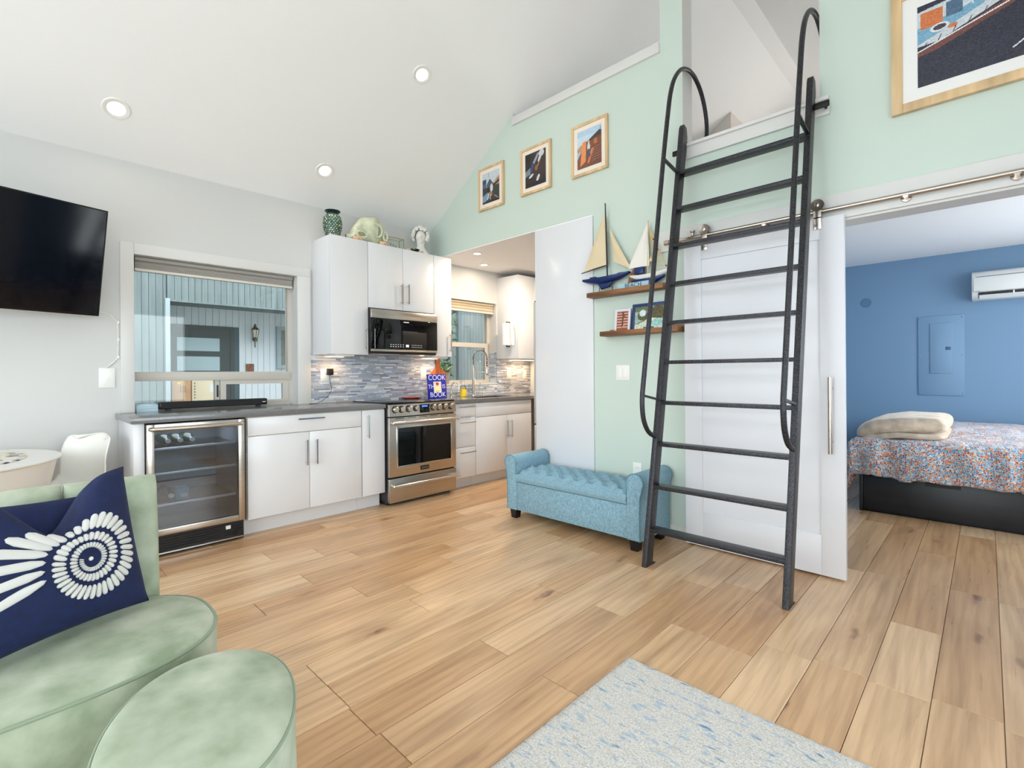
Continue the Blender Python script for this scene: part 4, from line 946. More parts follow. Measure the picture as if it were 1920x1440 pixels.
def sail(pts, bulge, thick, m, name, par):
    """triangular sail with belly: pts three corners"""
    A, Bq, C = [Vector(p_) for p_ in pts]
    def fn(u, v):
        q = A.lerp(Bq, u).lerp(A.lerp(C, u), v); w_ = math.sin(PI*v)*math.sin(PI*min(1, u)*.9)*bulge; return q + Vector((0, -w_, 0))
    b = B(); b.grid(fn, 10, 8); b.grid(lambda u, v: Vector(fn(u, v)) + Vector((0, thick, 0)), 10, 8); return b.build(name, m, par, smooth=180)
ys = 3.25
k = thing('model_sailboat', 'navy hulled model sailboat with cream sails on the upper ledge', 'model boat', (-2.13, ys, 1.787), group='model sailboats')
b = B(); hull(b, -2.345, -1.918, 1.918, .05, .085, ys, .012); b.prism([(-2.20, 1.88), (-2.06, 1.885), (-2.10, 1.845), (-2.17, 1.832)], 'y', ys - .012, ys + .012, bev=.003); hl = b.build('hull', NAVYP, k, smooth=60)
b = B(); b.box(-2.27, -2.215, ys - .02, ys + .02, 1.915, 1.938, bev=.004); b.box(-2.02, -1.97, ys - .015, ys + .015, 1.92, 1.94, bev=.004); b.build('cabin', NAVYP, hl, smooth=40)
b = B(); b.tube([(-2.115, ys, 1.91), (-2.122, ys, 2.2), (-2.130, ys, 2.50)], [.006, .006, .0045], n=8); b.build('mast', DARKR, k, smooth=60)
b = B(); b.tube([(-2.36, ys, 1.985), (-2.118, ys, 2.015)], .0035, n=6); b.build('boom', DARKR, k)
sail([(-2.130, ys, 2.44), (-2.335, ys, 1.995), (-2.122, ys, 2.02)], .02, .002, SAILC, 'mainsail', k); sail([(-2.095, ys, 2.30), (-2.055, ys, 2.03), (-1.905, ys, 1.955)], .015, .002, SAILC, 'jib', k)
for x in (-2.19, -2.07): B().tube([(x, ys, 1.786), (x, ys, 1.85)], .003, n=6).build('stand_pin', DARKR, k)
bx('stand_base', DARKR, k, -2.22, -2.03, ys - .03, ys + .03, 1.7862, 1.79)
k = thing('model_sailboat', 'white and blue model sailboat with net sail beside the ladder', 'model boat', (-1.76, ys, 1.787), group='model sailboats')
b = B(); hull(b, -1.912, -1.605, 1.885, .042, .075, ys, .018); b.build('hull', mat('white_hull', (230, 230, 228), .35), k, smooth=60)
b = B(); hull(b, -1.90, -1.64, 1.858, .045, .06, ys, .006); b.build('hull_bottom', NAVYP, k, smooth=60)
b = B(); b.tube([(-1.772, ys, 1.88), (-1.765, ys, 2.285)], .0045, n=8); b.build('mast', mat('pale_spar', (214, 190, 150), .5), k)
sail([(-1.766, ys, 2.28), (-1.935, ys, 1.955), (-1.758, ys, 1.955)], .022, .002, SAILW, 'mainsail', k)
# open net sail
b = B(); A, C1, C2 = Vector((-1.755, ys, 2.23)), Vector((-1.745, ys, 1.92)), Vector((-1.61, ys, 1.90))
for i in range(1, 10):
    t = i/9; b.tube([A.lerp(C1, t), A.lerp(C2, t)], .0014, n=4); b.tube([A, C1.lerp(C2, t)], .0014, n=4)
b.tube([A, C2], .0025, n=5); b.build('net_sail', mat('net_cord', (214, 190, 140), .8), k)
for x, z in ((-1.722, 2.14), (-1.69, 2.06), (-1.625, 1.935)): B().ball((x, ys - .004, z), .006, 8, 6).build('bell', mat('bell_metal', (70, 66, 60), .3, metal=1.0), k, smooth=180)
b = B()
for i in range(5):
    a = PI/2 + 2*PI*i/5; b.tube([(-1.742, ys - .006, 1.995), (-1.742 + .026*math.cos(a), ys - .008, 1.995 + .026*math.sin(a))], [.008, .002], n=6)
b.build('starfish', mat('starfish', (228, 206, 158), .8), k, smooth=60)
bx('cabin', NAVYP, k, -1.875, -1.80, ys - .014, ys + .014, 1.905, 1.955, bev=.004)
bx('cradle', DARKR, k, -1.80, -1.70, ys - .025, ys + .025, 1.7862, 1.816)
b = B(); b.prism([(-.02, 0), (.02, 0), (.022, .06), (.034, .10), (.03, .17), (.012, .215), (-.01, .215), (-.03, .17), (-.034, .10), (-.022, .06)], 'y', -.006, .006, bev=.002)
pd = b.build('wooden_paddle', mat('driftwood', (156, 108, 66), .7, noise=(30, .35), stretch=(1, 1, .3)), smooth=40); pd.location = (-1.955, 3.27, 1.8); pd.rotation_euler = (math.radians(-4), math.radians(28), 0)
tag(pd, 'small brown wooden paddle leaning behind the two sailboats', 'paddle')
k = thing('beach_sign', 'small pale blue block sign reading beach on the upper ledge', 'sign', (-1.87, 3.22, 1.786))
bx('block', mat('pale_blue_sign', (160, 196, 206), .6), k, -1.992, -1.742, 3.207, 3.228, 1.7863, 1.842, bev=.002)
text_mesh('lettering', 'BEACH', .044, mat('navy_ink', (30, 40, 70), .5), k, Matrix.Translation((-1.867, 3.2065, 1.822)) @ Matrix.Rotation(PI/2, 4, 'X'))
def leaning(name, label, x0, x1, z0, h, fw, fm, pic, tilt=7):
    o = thing(name, label, 'picture', mw=Matrix.Translation(((x0+x1)/2, 3.235, z0)) @ Matrix.Rotation(math.radians(-tilt), 4, 'X')); w = x1 - x0
    for n, a in (('frame_side', (-w/2, -w/2 + fw, 0, h)), ('frame_side', (w/2 - fw, w/2, 0, h)), ('frame_top', (-w/2 + fw, w/2 - fw, h - fw, h)), ('frame_bottom', (-w/2 + fw, w/2 - fw, 0, fw))):
        bx(n, fm, o, a[0], a[1], -.008, .008, a[2], a[3], bev=.0015, local=True)
    bx('backing', DARKR, o, -w/2 + fw, w/2 - fw, -.002, .006, fw, h - fw, local=True)
    M = wmat(o); f = lambda v: M @ Vector(v); O = f((-w/2 + fw, -.0028, h - fw))
    pic.build('picture_print', o, O, f((w/2 - fw, -.0028, h - fw)) - O, f((-w/2 + fw, -.0028, fw)) - O)
p = Pic(26, 36, (150, 84, 66))
for i in range(7): p.rect(0, 3 + i*5, 26, 5 + i*5, (222, 176, 150)); p.rect(0, 5 + i*5, 26, 6 + i*5, (84, 40, 34))
p.line(14, 0, 12, 36, 3.4, (96, 50, 40)); p.line(10, 2, 20, 12, 2, (110, 60, 50)); p.line(22, 22, 8, 32, 1.6, (206, 150, 120)); p.rect(0, 30, 26, 36, (156, 74, 52)); p.grain(14, 6)
leaning('framed_picture', 'small white framed reddish picture on the lower ledge', -2.046, -1.912, 1.4742, .186, .018, mat('lilac_white_frame', (222, 220, 230), .4), p)
p = Pic(44, 34, (150, 176, 168)); p.rect(0, 0, 44, 8, (96, 110, 84)); p.ell(12, 14, 8, 7, (74, 84, 50)); p.ell(26, 6, 4, 9, (120, 176, 196)); p.ell(34, 12, 10, 12, (88, 78, 48)); p.ell(12, 10, 5, 5, (206, 224, 220)); p.poly([(0, 34), (0, 28), (26, 18), (44, 20), (44, 34)], (196, 214, 200)); p.ell(34, 25, 10, 5, (150, 200, 190)); p.line(2, 32, 28, 20, 2, (230, 214, 160)); p.line(4, 26, 20, 19, 1.4, (120, 96, 50)); p.rect(14, 31, 30, 34, (70, 90, 110)); p.grain(16, 7)
leaning('framed_picture', 'navy framed landscape picture partly behind the ladder on the lower ledge', -1.898, -1.622, 1.4742, .212, .022, mat('navy_frame', (34, 54, 104), .4), p)

# ================================================================== BENCH
BENCHF = mat('sky_blue_linen', (138, 175, 192), .9, sheen=.2, noise=(260, .2), bump=(500, .5), stretch=(1, 1, .3))
k = thing('storage_bench', 'sky blue tufted storage bench with rolled arms by the mint wall', 'bench', (-2.225, 3.06, 0))
BX0, BX1, BY0, BY1 = -2.735, -1.722, 2.85, 3.262
bx('box_body', BENCHF, k, BX0, BX1, BY0 + .012, BY1, .072, .298, bev=.006)
bx('lid_seam', mat('dark_blue_seam', (52, 80, 98), .9), k, BX0, BX1, BY0 + .02, BY1, .298, .304)
def tuft(u, v):
    x = BX0 + (BX1 - BX0)*u; y = BY0 + .004 + (BY1 - .01 - BY0)*v
    a = (u*8.0 + v*3.2); b_ = (u*8.0 - v*3.2)
    fo = (abs(math.sin(PI*a))*abs(math.sin(PI*b_)))**.5
    i_, j_ = round(a), round(b_); ub, vb = (i_ + j_)/16.0, (i_ - j_)/6.4
    dd_ = math.hypot((u - ub)*1.013, (v - vb)*.41)
    h = .30*fo + .70*(1 - math.exp(-(dd_/.030)**2))
    e = min(1, min(v, 1 - v)*9)**.5; e2 = min(1, min(u, 1 - u)*26)**.5
    return (x, y, .352 + .050*h*e*e2 + .012*e*e2)
b = B(); b.grid(tuft, 128, 48)
b.grid(lambda u, v: (BX0 + (BX1 - BX0)*u, BY0 + .004 - .010*math.sin(PI*v)*(.6 + .4*abs(math.sin(PI*u*8))), .304 + .062*v), 128, 6)
b.grid(lambda u, v: (BX0 + (BX1 - BX0)*u, BY1 - .006, .304 + .062*v), 4, 2)
seat = b.build('seat_cushion', BENCHF, k, smooth=60)
bt = None
for i in range(0, 17):
    for j in range(0, 7):
        # buttons sit where both crease families cross
        p_, q_ = i, j - 3
        u = (p_)/16.0; v = abs(q_)/6.4*2
        if (p_ + q_) % 2 or q_ < 1 or not (.03 < u < .97) or not (.08 < v < .92): continue
        x, y, z = tuft(u, v)
        if bt is None: bt = B().ball((0, 0, 0), (.010, .010, .006), 10, 6).build('button', BENCHF, seat, smooth=180, local=True); me_bt = bt.data; bt.matrix_basis = wmat(seat).inverted() @ Matrix.Translation((x, y, z + .003))
        else: share(me_bt, 'button', seat, wmat(seat).inverted() @ Matrix.Translation((x, y, z + .003)))
def arm(sx, xo):
    """rolled arm, outline in x,z swept along y; sx=+1 rolls to +x"""
    pts = [(0, .072), (.105*1, .072)]
    pts = [(-.0, .072), (.098, .072), (.096, .25), (.100, .36), (.112, .40)]
    cx, cz, r = .062, .452, .062
    for i in range(13):
        a = math.radians(-35 + i*(215/12)); pts.append((cx + r*math.cos(a), cz + r*math.sin(a)))
    pts += [(.004, .42), (0, .36)]
    poly = [(xo + sx*u, z) for u, z in pts]
    b = B(); b.prism(poly, 'y', BY0, BY1, bev=.008, seg=3); a_ = b.build('arm', BENCHF, k, smooth=50)
    for yy in (BY0 + .001, BY1 - .001):
        q = B(); q.tube([(x, yy, z) for x, z in poly[1:]], .0035, n=6); q.build('piping', mat('piping_blue', (100, 146, 164), .9), a_, smooth=60)
arm(-1, BX0); arm(1, BX1)
FOOT = mat('black_wood_foot', (20, 19, 19), .35)
for x in (BX0 - .045, BX1 + .045):
    for y in (BY0 + .045, BY1 - .045):
        b = B(); b.lathe([(.03*1.2, 0), (.038*1.2, .075)], (x, y, 0), n=4, M=Matrix.Translation((x, y, 0)) @ Matrix.Rotation(PI/4, 4, 'Z') @ Matrix.Translation((-x, -y, 0))); b.build('foot', FOOT, k)

# ================================================================== VELVET CHAIR, OTTOMAN, CUSHIONS
VEL = mat('sage_velvet', (126, 140, 114), .8, sheen=.3, noise=(8, .2, (178, 184, 164)), bump=(30, .2))
PIP = mat('sage_piping', (128, 142, 120), .8, sheen=.4)
CX, CY, CA, CB, CN = -1.79, -.03, .30, .48, 2.6
def sup(a, s_=1.0, cx=CX, cy=CY, A=CA, Bb=CB, n=CN, rot=0):
    c_, s2 = math.cos(a), math.sin(a); x = A*s_*math.copysign(abs(c_)**(2/n), c_); y = Bb*s_*math.copysign(abs(s2)**(2/n), s2)
    cr, sr = math.cos(rot), math.sin(rot); return (cx + x*cr - y*sr, cy + x*sr + y*cr)
def puff(b, fs, prof, n=64):
    """stack of outlines: prof = (scale, z)"""
    rings = [[b.bm.verts.new((*fs(2*PI*j/n, s_), z)) for j in range(n)] for s_, z in prof]
    for r0, r1 in zip(rings, rings[1:]):
        for j in range(n): b.bm.faces.new((r0[j], r0[(j+1) % n], r1[(j+1) % n], r1[j]))
    b.bm.faces.new(rings[0][::-1]); b.bm.faces.new(rings[-1])
k = thing('velvet_chair', 'sage green velvet channel back chair in the lower left corner', 'chair', (CX, CY, 0))
b = B(); puff(b, sup, [(.93, .10), (.96, .12), (1.0, .28), (1.0, .425), (.985, .437), (.97, .441), (.9, .449), (.7, .455), (.4, .458), (.05, .459)]); b.build('seat', VEL, k, smooth=60)
b = B(); b.tube([(*sup(2*PI*i/72, .995), .434) for i in range(72)], .005, n=8, closed=True); b.build('piping', PIP, k, smooth=60)
b = B(); puff(b, sup, [(.80, .03), (.80, .10)]); b.build('plinth', mat('dark_plinth', (52, 44, 38), .5), k)
for a in (.8, 2.35, 3.95, 5.5): x, y = sup(a, .72); B().lathe([(.016, 0), (.02, .03)], (x, y, 0), n=14).build('glide', mat('brass', (190, 150, 80), .3, metal=1.0), k, smooth=40)
seams = [.362, .25, .118, -.03, -.175, -.32, -.455]
def bxy(y): return -2.062 - .045*math.cos(min(1, abs(y + .03)/.45)*PI/2)      # curved line of the back
for y1, y0 in zip(seams, seams[1:]):
    def ch(u, v, y0=y0, y1=y1):
        """closed cross-section u around, v up"""
        a = 2*PI*u; z = .20 + (.828 - .20)*min(1, v*1.0)
        hw = (y1 - y0)/2; ym = (y1 + y0)/2; c_, s2 = math.cos(a), math.sin(a)
        px_ = .056*math.copysign(abs(c_)**.75, c_); py_ = hw*.995*math.copysign(abs(s2)**.55, s2)
        t = 1.0 if v < .93 else math.sqrt(max(0, 1 - ((v - .93)/.07)**2)); sc_ = .82 + .18*t
        if v >= .9999: sc_ = .55
        bow = .012*math.sin(PI*min(1, v))
        return (bxy(ym + py_) - .05*v + px_*sc_ + bow, ym + py_*(.97 + .03*t), z)
    b = B(); b.grid(ch, 28, 26, closed_u=True)
    b.bm.faces.new([v_ for v_ in sorted((vv for vv in b.bm.verts if abs(vv.co.z - .828) < 1e-6), key=lambda q: math.atan2(q.co.y - (y0 + y1)/2, q.co.x + 2.14))])
    b.build('back_channel', VEL, k, smooth=70)
k = thing('velvet_ottoman', 'oval sage green velvet ottoman at the bottom edge beside the chair', 'ottoman', (-1.2, .285, 0))
def osup(a, s_): return sup(a, s_, -1.2, .285, .262, .178, 2.15, math.radians(-20))
b = B(); puff(b, osup, [(.95, .05), (1.0, .07), (1.02, .25), (1.0, .44), (.985, .455), (.95, .463), (.8, .470), (.5, .475), (.05, .476)]); b.build('cushion', VEL, k, smooth=60)
b = B(); b.tube([(*osup(2*PI*i/60, .995), .452) for i in range(60)], .004, n=8, closed=True); b.build('piping', PIP, k, smooth=60)
for a in (.8, 2.35, 3.95, 5.5): x, y = osup(a, .6); B().lathe([(.014, 0), (.018, .055)], (x, y, 0), n=14).build('leg', MATS['dark_plinth'], k, smooth=40)

NAVF = mat('navy_linen', (12, 27, 68), .85, sheen=.08, noise=(60, .18), bump=(420, .5))
def cushion_fn(hx, hy, th, dip=None):
    def f(u, v):
        x = hx*u*(1 - .07*(1 - v*v)); y = hy*v*(1 - .07*(1 - u*u))
        if dip:
            w_ = math.exp(-((u - dip[0])/dip[1])**2); y -= dip[2]*w_*max(0, v)**1.5
        t = th*(max(0, 1 - u*u)*max(0, 1 - v*v))**.42
        if dip: t *= 1 - .35*w_*max(0, v)
        wr = .004*math.sin(9*u + 4*v)*math.sin(3*v - u)*(1 - u*u)*(1 - v*v)
        return x, y, t + wr
    return f
def cushion(name, label, M, f, n=40, group=None):
    o = thing(name, label, 'cushion', mw=M, group=group)
    for s_, nm in ((1, 'front_cover'), (-1, 'back_cover')):
        b = B(); b.grid(lambda u, v: (lambda q: (q[0], q[1], s_*q[2]))(f(2*u - 1, 2*v - 1)), n, n); c = b.build(nm, NAVF, o, smooth=180, local=True)
        if s_ == 1: fc = c
    return o, fc
def axes_m(r, u_, c):
    r = Vector(r).normalized(); u_ = Vector(u_); n = r.cross(u_).normalized(); u_ = n.cross(r)
    M = Matrix((r, u_, n)).transposed().to_4x4(); M.translation = c; return M
f1 = cushion_fn(.24, .218, .082, (.08, .36, .15))
M1 = axes_m((-.42, .907, 0), (-.24, -.11, .96), (-1.868, .066, .676))
cu, fc = cushion('throw_pillow', 'navy pillow embroidered with a white nautilus shell on the green chair', M1, f1)
f2 = cushion_fn(.205, .195, .055); M2 = axes_m((-.12, .99, -.06), (-.16, .06, .98), (-1.995, .0, .628))
cushion('throw_pillow', 'plain navy pillow tucked behind the shell pillow', M2, f2)
# embroidered nautilus: raised stitched lobes following the pillow
EMB = mat('white_embroidery', (236, 234, 228), .85, bump=(700, .8))
def onp(x, y):
    u, v = max(-.985, min(.985, x/.24)), max(-.985, min(.985, y/.218)); p0 = Vector(f1(u, v)); e = .01
    du = Vector(f1(u + e, v)) - Vector(f1(u - e, v)); dv = Vector(f1(u, v + e)) - Vector(f1(u, v - e)); return p0, du.cross(dv).normalized()
b = B(); p0, n0 = onp(.07, -.035); b.ball(tuple(p0), .006, 10, 6); core = b.build('embroidered_shell', EMB, fc, smooth=180, local=True)
pet = None; cx0, cy0 = .07, -.035
def lobe(x0, y0, x1, y1, w_):
    global pet
    pa, na = onp(x0, y0); pb_, nb = onp(x1, y1); d = pb_ - pa; ln = d.length; d.normalize(); n_ = (na + nb).normalized(); s_ = n_.cross(d).normalized(); n_ = d.cross(s_)
    pm, nm = onp((x0 + x1)/2, (y0 + y1)/2)
    M = Matrix((d*(ln/2), s_*(w_/2), n_*.006)).transposed().to_4x4(); M.translation = (pa + pb_)/2*.4 + pm*.6 + nm*.001
    if pet is None:
        pb = B().ball((0, 0, 0), 1.0, 10, 8)
        for v_ in pb.bm.verts: v_.co.x = math.copysign(abs(v_.co.x)**.5, v_.co.x); v_.co.y *= 1 - .25*max(0, -v_.co.x)
        pet = pb.build('stitched_lobe', EMB, core, smooth=180, local=True); pet.matrix_basis = M
    else: share(pet.data, 'stitched_lobe', core, M)
def rad(th): return .0192*math.exp(.0905*th)          # spiral; one turn widens it about 1.77 times
th = 0.0; TH1 = 6*PI + .3
while th < TH1:
    r0 = rad(th)*1.10; r1 = rad(th + 2*PI)*.95; a = PI*1.06 - (TH1 - th)
    ext = 1.0
    if th > TH1 - 1.35: ext = 1 + 1.9*((th - TH1 + 1.35)/1.35)**.8
    r1e = r0 + (r1 - r0)*ext; tw = -.10 if ext == 1.0 else .06
    wd_ = max(.0042, (r0 + r1)/2*(.15 if th > 4*PI else .19))
    lobe(cx0 + r0*math.cos(a), cy0 + r0*math.sin(a), cx0 + r1e*math.cos(a + tw), cy0 + r1e*math.sin(a + tw), wd_*(1.0 if ext == 1.0 else 1.25))
    th += .20 if th < 4*PI else (.165 if ext == 1.0 else .21)

# ================================================================== RUG
def rug_mat():
    m = bpy.data.materials.new('rug_pile'); m.use_nodes = True; N = m.node_tree.nodes; L_ = m.node_tree.links; b = N['Principled BSDF']
    tc = N.new('ShaderNodeTexCoord')
    def noi(sc, scale, det=4):
        mp = N.new('ShaderNodeMapping'); mp.inputs['Scale'].default_value = sc; L_.new(tc.outputs['Object'], mp.inputs[0]); n = N.new('ShaderNodeTexNoise'); n.inputs['Scale'].default_value = scale; n.inputs['Detail'].default_value = det; L_.new(mp.outputs[0], n.inputs[0]); return n.outputs[0]
    def ramp(src, els):
        r = N.new('ShaderNodeValToRGB'); e = r.color_ramp.elements; e[0].position = els[0][0]; e[0].color = lin(els[0][1]); e[1].position = els[1][0]; e[1].color = lin(els[1][1])
        for p_, c_ in els[2:]: x = e.new(p_); x.color = lin(c_)
        L_.new(src, r.inputs[0]); return r.outputs[0]
    def mix(fac, a, c_):
        x = N.new('ShaderNodeMix'); x.data_type = 'RGBA'; L_.new(fac, x.inputs[0]); L_.new(a, x.inputs[6])
        if isinstance(c_, tuple): x.inputs[7].default_value = c_
        else: L_.new(c_, x.inputs[7])
        return x.outputs[2]
    base = ramp(noi((1, 1, 1), 160, 3), [(.3, (186, 184, 180)), (.6, (226, 221, 213))])
    def mask(sc, scale, lo, hi): return ramp(noi(sc, scale, 3), [(lo, (0, 0, 0)), (hi, (255, 255, 255))])
    c = mix(mask((11, 34, 1), 1.5, .57, .67), base, lin((168, 186, 204)))
    c = mix(mask((14, 40, 1), 1.0, .62, .72), c, lin((104, 146, 180)))
    c = mix(mask((10, 30, 1), 2.0, .62, .70), c, lin((198, 190, 178)))
    L_.new(c, b.inputs['Base Color']); b.inputs['Roughness'].default_value = .95
    bp = N.new('ShaderNodeBump'); bp.inputs['Strength'].default_value = .9; bp.inputs['Distance'].default_value = .006; L_.new(noi((1, 1, 1), 240, 3), bp.inputs['Height']); L_.new(bp.outputs[0], b.inputs['Normal'])
    return m
RUGM = rug_mat()
k = thing('area_rug', 'pale grey and blue woven rug at the bottom of the floor', 'rug', (-.07, .55, 0))
def rugf(u, v):
    x = -1.068 + 2.0*u; y = -.68 + 2.456*v; ed = min(u*2.0, (1-u)*2.0, v*2.456, (1-v)*2.456)
    z = .0115 + .0025*mnoise.noise((x*70, y*70, 0)) - .007*max(0, 1 - ed/.012)
    return (x + (.003*mnoise.noise((y*60, 1, 0)) if ed < .01 else 0), y + (.003*mnoise.noise((x*60, 2, 0)) if ed < .01 else 0), z)
b = B(); b.grid(rugf, 150, 180); b.build('pile', RUGM, k, smooth=180)
bx('backing', mat('rug_backing', (120, 116, 110), .95), k, -1.064, .928, -.676, 1.772, .001, .0045)

# ================================================================== TELEVISION
TV0 = Vector((-4.30, .426, 1.585)); dv = Vector((-.268, .9634, 0)); nv = Vector((.9634, .268, 0)); tl = math.radians(11.8)
uv = nv*math.sin(tl) + Vector((0, 0, 1))*math.cos(tl); nn = dv.cross(uv)
Mt = Matrix((dv, uv, nn)).transposed().to_4x4(); Mt.translation = TV0
k = thing('television', 'large black flat television tilted on the left wall', 'television', mw=Mt)
bx('back_shell', BLACKP, k, -1.20, -.03, .04, .66, -.05, -.012, bev=.012, local=True)
bx('bezel', mat('tv_bezel', (12, 12, 13), .3), k, -1.235, 0, 0, .70, -.014, .004, bev=.003, local=True)
bx('screen', mat('tv_screen', (6, 8, 16), .09, spec=.5), k, -1.226, -.009, .016, .691, .003, .0052, local=True)
Mi = wmat(k)
b = B(); p_ = Mi @ Vector((-.62, .36, -.05)); b.bar(p_, (XL + .03, p_.y - .05, p_.z), .05, .06); b.box(XL + .001, XL + .03, p_.y - .16, p_.y + .06, p_.z - .15, p_.z + .15, bev=.004); b.build('wall_mount', BLACKP, k, smooth=40)

# ================================================================== DINING CORNER
TABW = mat('white_lacquer', (236, 235, 231), .25)
k = thing('round_table', 'white round drum table at the left edge below the television', 'table', (-3.86, -.37, 0))
c0 = (-3.86, -.37, 0)
B().lathe([(.0005, .70), (.50, .70), (.575, .722), (.585, .728), (.585, .733), (.58, .736), (.0005, .736)], c0, n=64).build('top', TABW, k, smooth=30)
B().lathe([(.565, .722), (.548, .64), (.53, .545), (.48, .46), (.3, .38), (.14, .30), (.08, .2), (.075, .1), (.12, .05), (.28, .018), (.30, .01), (.30, 0)], c0, n=64).build('pedestal', TABW, k, smooth=60)
def print_mat():
    m = bpy.data.materials.new('floral_table_mat'); m.use_nodes = True; N = m.node_tree.nodes; L_ = m.node_tree.links; b = N['Principled BSDF']; tc = N.new('ShaderNodeTexCoord')
    v = N.new('ShaderNodeTexVoronoi'); v.inputs['Scale'].default_value = 26; L_.new(tc.outputs['Object'], v.inputs[0])
    r = N.new('ShaderNodeValToRGB'); r.color_ramp.interpolation = 'CONSTANT'; e = r.color_ramp.elements; e[0].color = lin((236, 232, 222)); e[1].position = .45; e[1].color = lin((40, 48, 92))
    for p_, c_ in ((.62, (226, 216, 160)), (.72, (236, 232, 222)), (.9, (176, 170, 130))): x = e.new(p_); x.color = lin(c_)
    s_ = N.new('ShaderNodeSeparateColor'); L_.new(v.outputs['Color'], s_.inputs[0]); L_.new(s_.outputs[0], r.inputs[0]); L_.new(r.outputs[0], b.inputs['Base Color']); b.inputs['Roughness'].default_value = .8
    return m
tag(B().lathe([(.0005, .0), (.44, .0), (.442, .003), (.43, .0045), (.0005, .0045)], (-3.86, -.37, .7362), n=48).build('table_mat', print_mat(), smooth=40), 'round printed table mat in navy and yellow on the white table', 'table mat')
k = thing('shell_chair', 'white molded shell chair between the round table and the counter', 'chair', (-4.19, .28, 0))
prof = [(.03, .418), (.045, .435), (.10, .44), (.18, .43), (.26, .425), (.33, .435), (.385, .475), (.415, .54), (.435, .62), (.452, .70), (.468, .765), (.474, .80), (.472, .812)]
def shell(u, v, off=0):
    t_ = v*(len(prof) - 1); i = min(int(t_), len(prof) - 2); q = t_ - i; y = prof[i][0]*(1-q) + prof[i+1][0]*q; z = prof[i][1]*(1-q) + prof[i+1][1]*q
    s_ = 2*u - 1; hw = .225 - .03*v - (.07*max(0, (v - .72)/.28)**2); side = abs(s_)**2.0
    bk = max(0, min(1, (v - .35)/.35)); bk = bk*bk*(3 - 2*bk)
    z += side*(.075*(1 - bk)*min(1, v*4) + .10*bk*(1 - v)*2 - .035*max(0, (v - .7)/.3)**2); y -= side*.10*bk*(1 - .3*v)
    return (-4.19 + hw*s_*(1 + .0*side), y + off*(.7 if v > .5 else 0), z - off*(1 if v <= .5 else .3))
b = B(); b.grid(lambda u, v: shell(u, v), 28, 40); ss = b.build('shell_seat', mat('white_shell', (238, 236, 228), .35), k, smooth=180); md = ss.modifiers.new('thick', 'SOLIDIFY'); md.thickness = .007; md.offset = 0
for sx in (-1, 1):
    for y0_, y1_ in ((.12, .03), (.32, .43)): b = B(); b.tube([(-4.19 + sx*.10, y0_, .425), (-4.19 + sx*.19, y1_, 0)], [.016, .011], n=10); b.build('leg', OAKW, k, smooth=60)
k.rotation_euler.z = math.radians(27); k.location = (-4.07, .255, 0)

# ================================================================== DECOR ON THE WALL CABINETS
ZT = 2.4075
def scale_mat():
    m = bpy.data.materials.new('mercury_scale_glass'); m.use_nodes = True; N = m.node_tree.nodes; L_ = m.node_tree.links; b = N['Principled BSDF']
    g = N.new('ShaderNodeNewGeometry'); r = N.new('ShaderNodeValToRGB'); e = r.color_ramp.elements; e[0].color = lin((84, 140, 132)); e[1].color = lin((240, 236, 196)); x = e.new(.5); x.color = lin((150, 192, 168))
    L_.new(g.outputs['Random Per Island'], r.inputs[0]); L_.new(r.outputs[0], b.inputs['Base Color']); b.inputs['Metallic'].default_value = .7; b.inputs['Roughness'].default_value = .22
    return m
k = thing('scale_vase', 'green fish scale glass vase on top of the tall cabinet', 'vase', (-4.22, 2.04, ZT))
vp = [(.05, 0), (.062, .03), (.078, .09), (.082, .14), (.074, .185), (.055, .21)]
B().lathe(vp + [(.05, .215), (.052, .225), (.066, .236), (.066, .241), (.045, .235), (.0005, .2)], (-4.22, 2.04, ZT), n=32).build('body', mat('vase_grout', (48, 66, 64), .3), k, smooth=50)
sb = B()
def vr(z):
    for (r0, z0), (r1, z1) in zip(vp, vp[1:]):
        if z0 <= z <= z1: return r0 + (r1 - r0)*(z - z0)/(z1 - z0)
    return vp[-1][0]
for i in range(13):
    z = .012 + i*.0155
    for j in range(20):
        a = 2*PI*(j + .5*(i % 2))/20; r = vr(z) + .001; c_ = Vector((-4.22 + r*math.cos(a), 2.04 + r*math.sin(a), ZT + z)); n_ = Vector((math.cos(a), math.sin(a), .1)); t_ = Vector((-math.sin(a), math.cos(a), 0)); w_ = r*PI/20*.86
        vs = [sb.bm.verts.new(c_ + q) for q in (t_*w_ + n_*.0005, Vector((0, 0, -.010)) + n_*.003, -t_*w_ + n_*.0005, Vector((0, 0, .008)))]; sb.bm.faces.new(vs)
so = sb.build('glass_scales', scale_mat(), k, kind='stuff')
B().lathe([(.05, .212), (.054, .226), (.068, .237), (.068, .243), (.05, .238)], (-4.22, 2.04, ZT), n=32, cap=False).build('rim', mat('vase_rim', (34, 52, 52), .2, metal=.5), k, smooth=40)
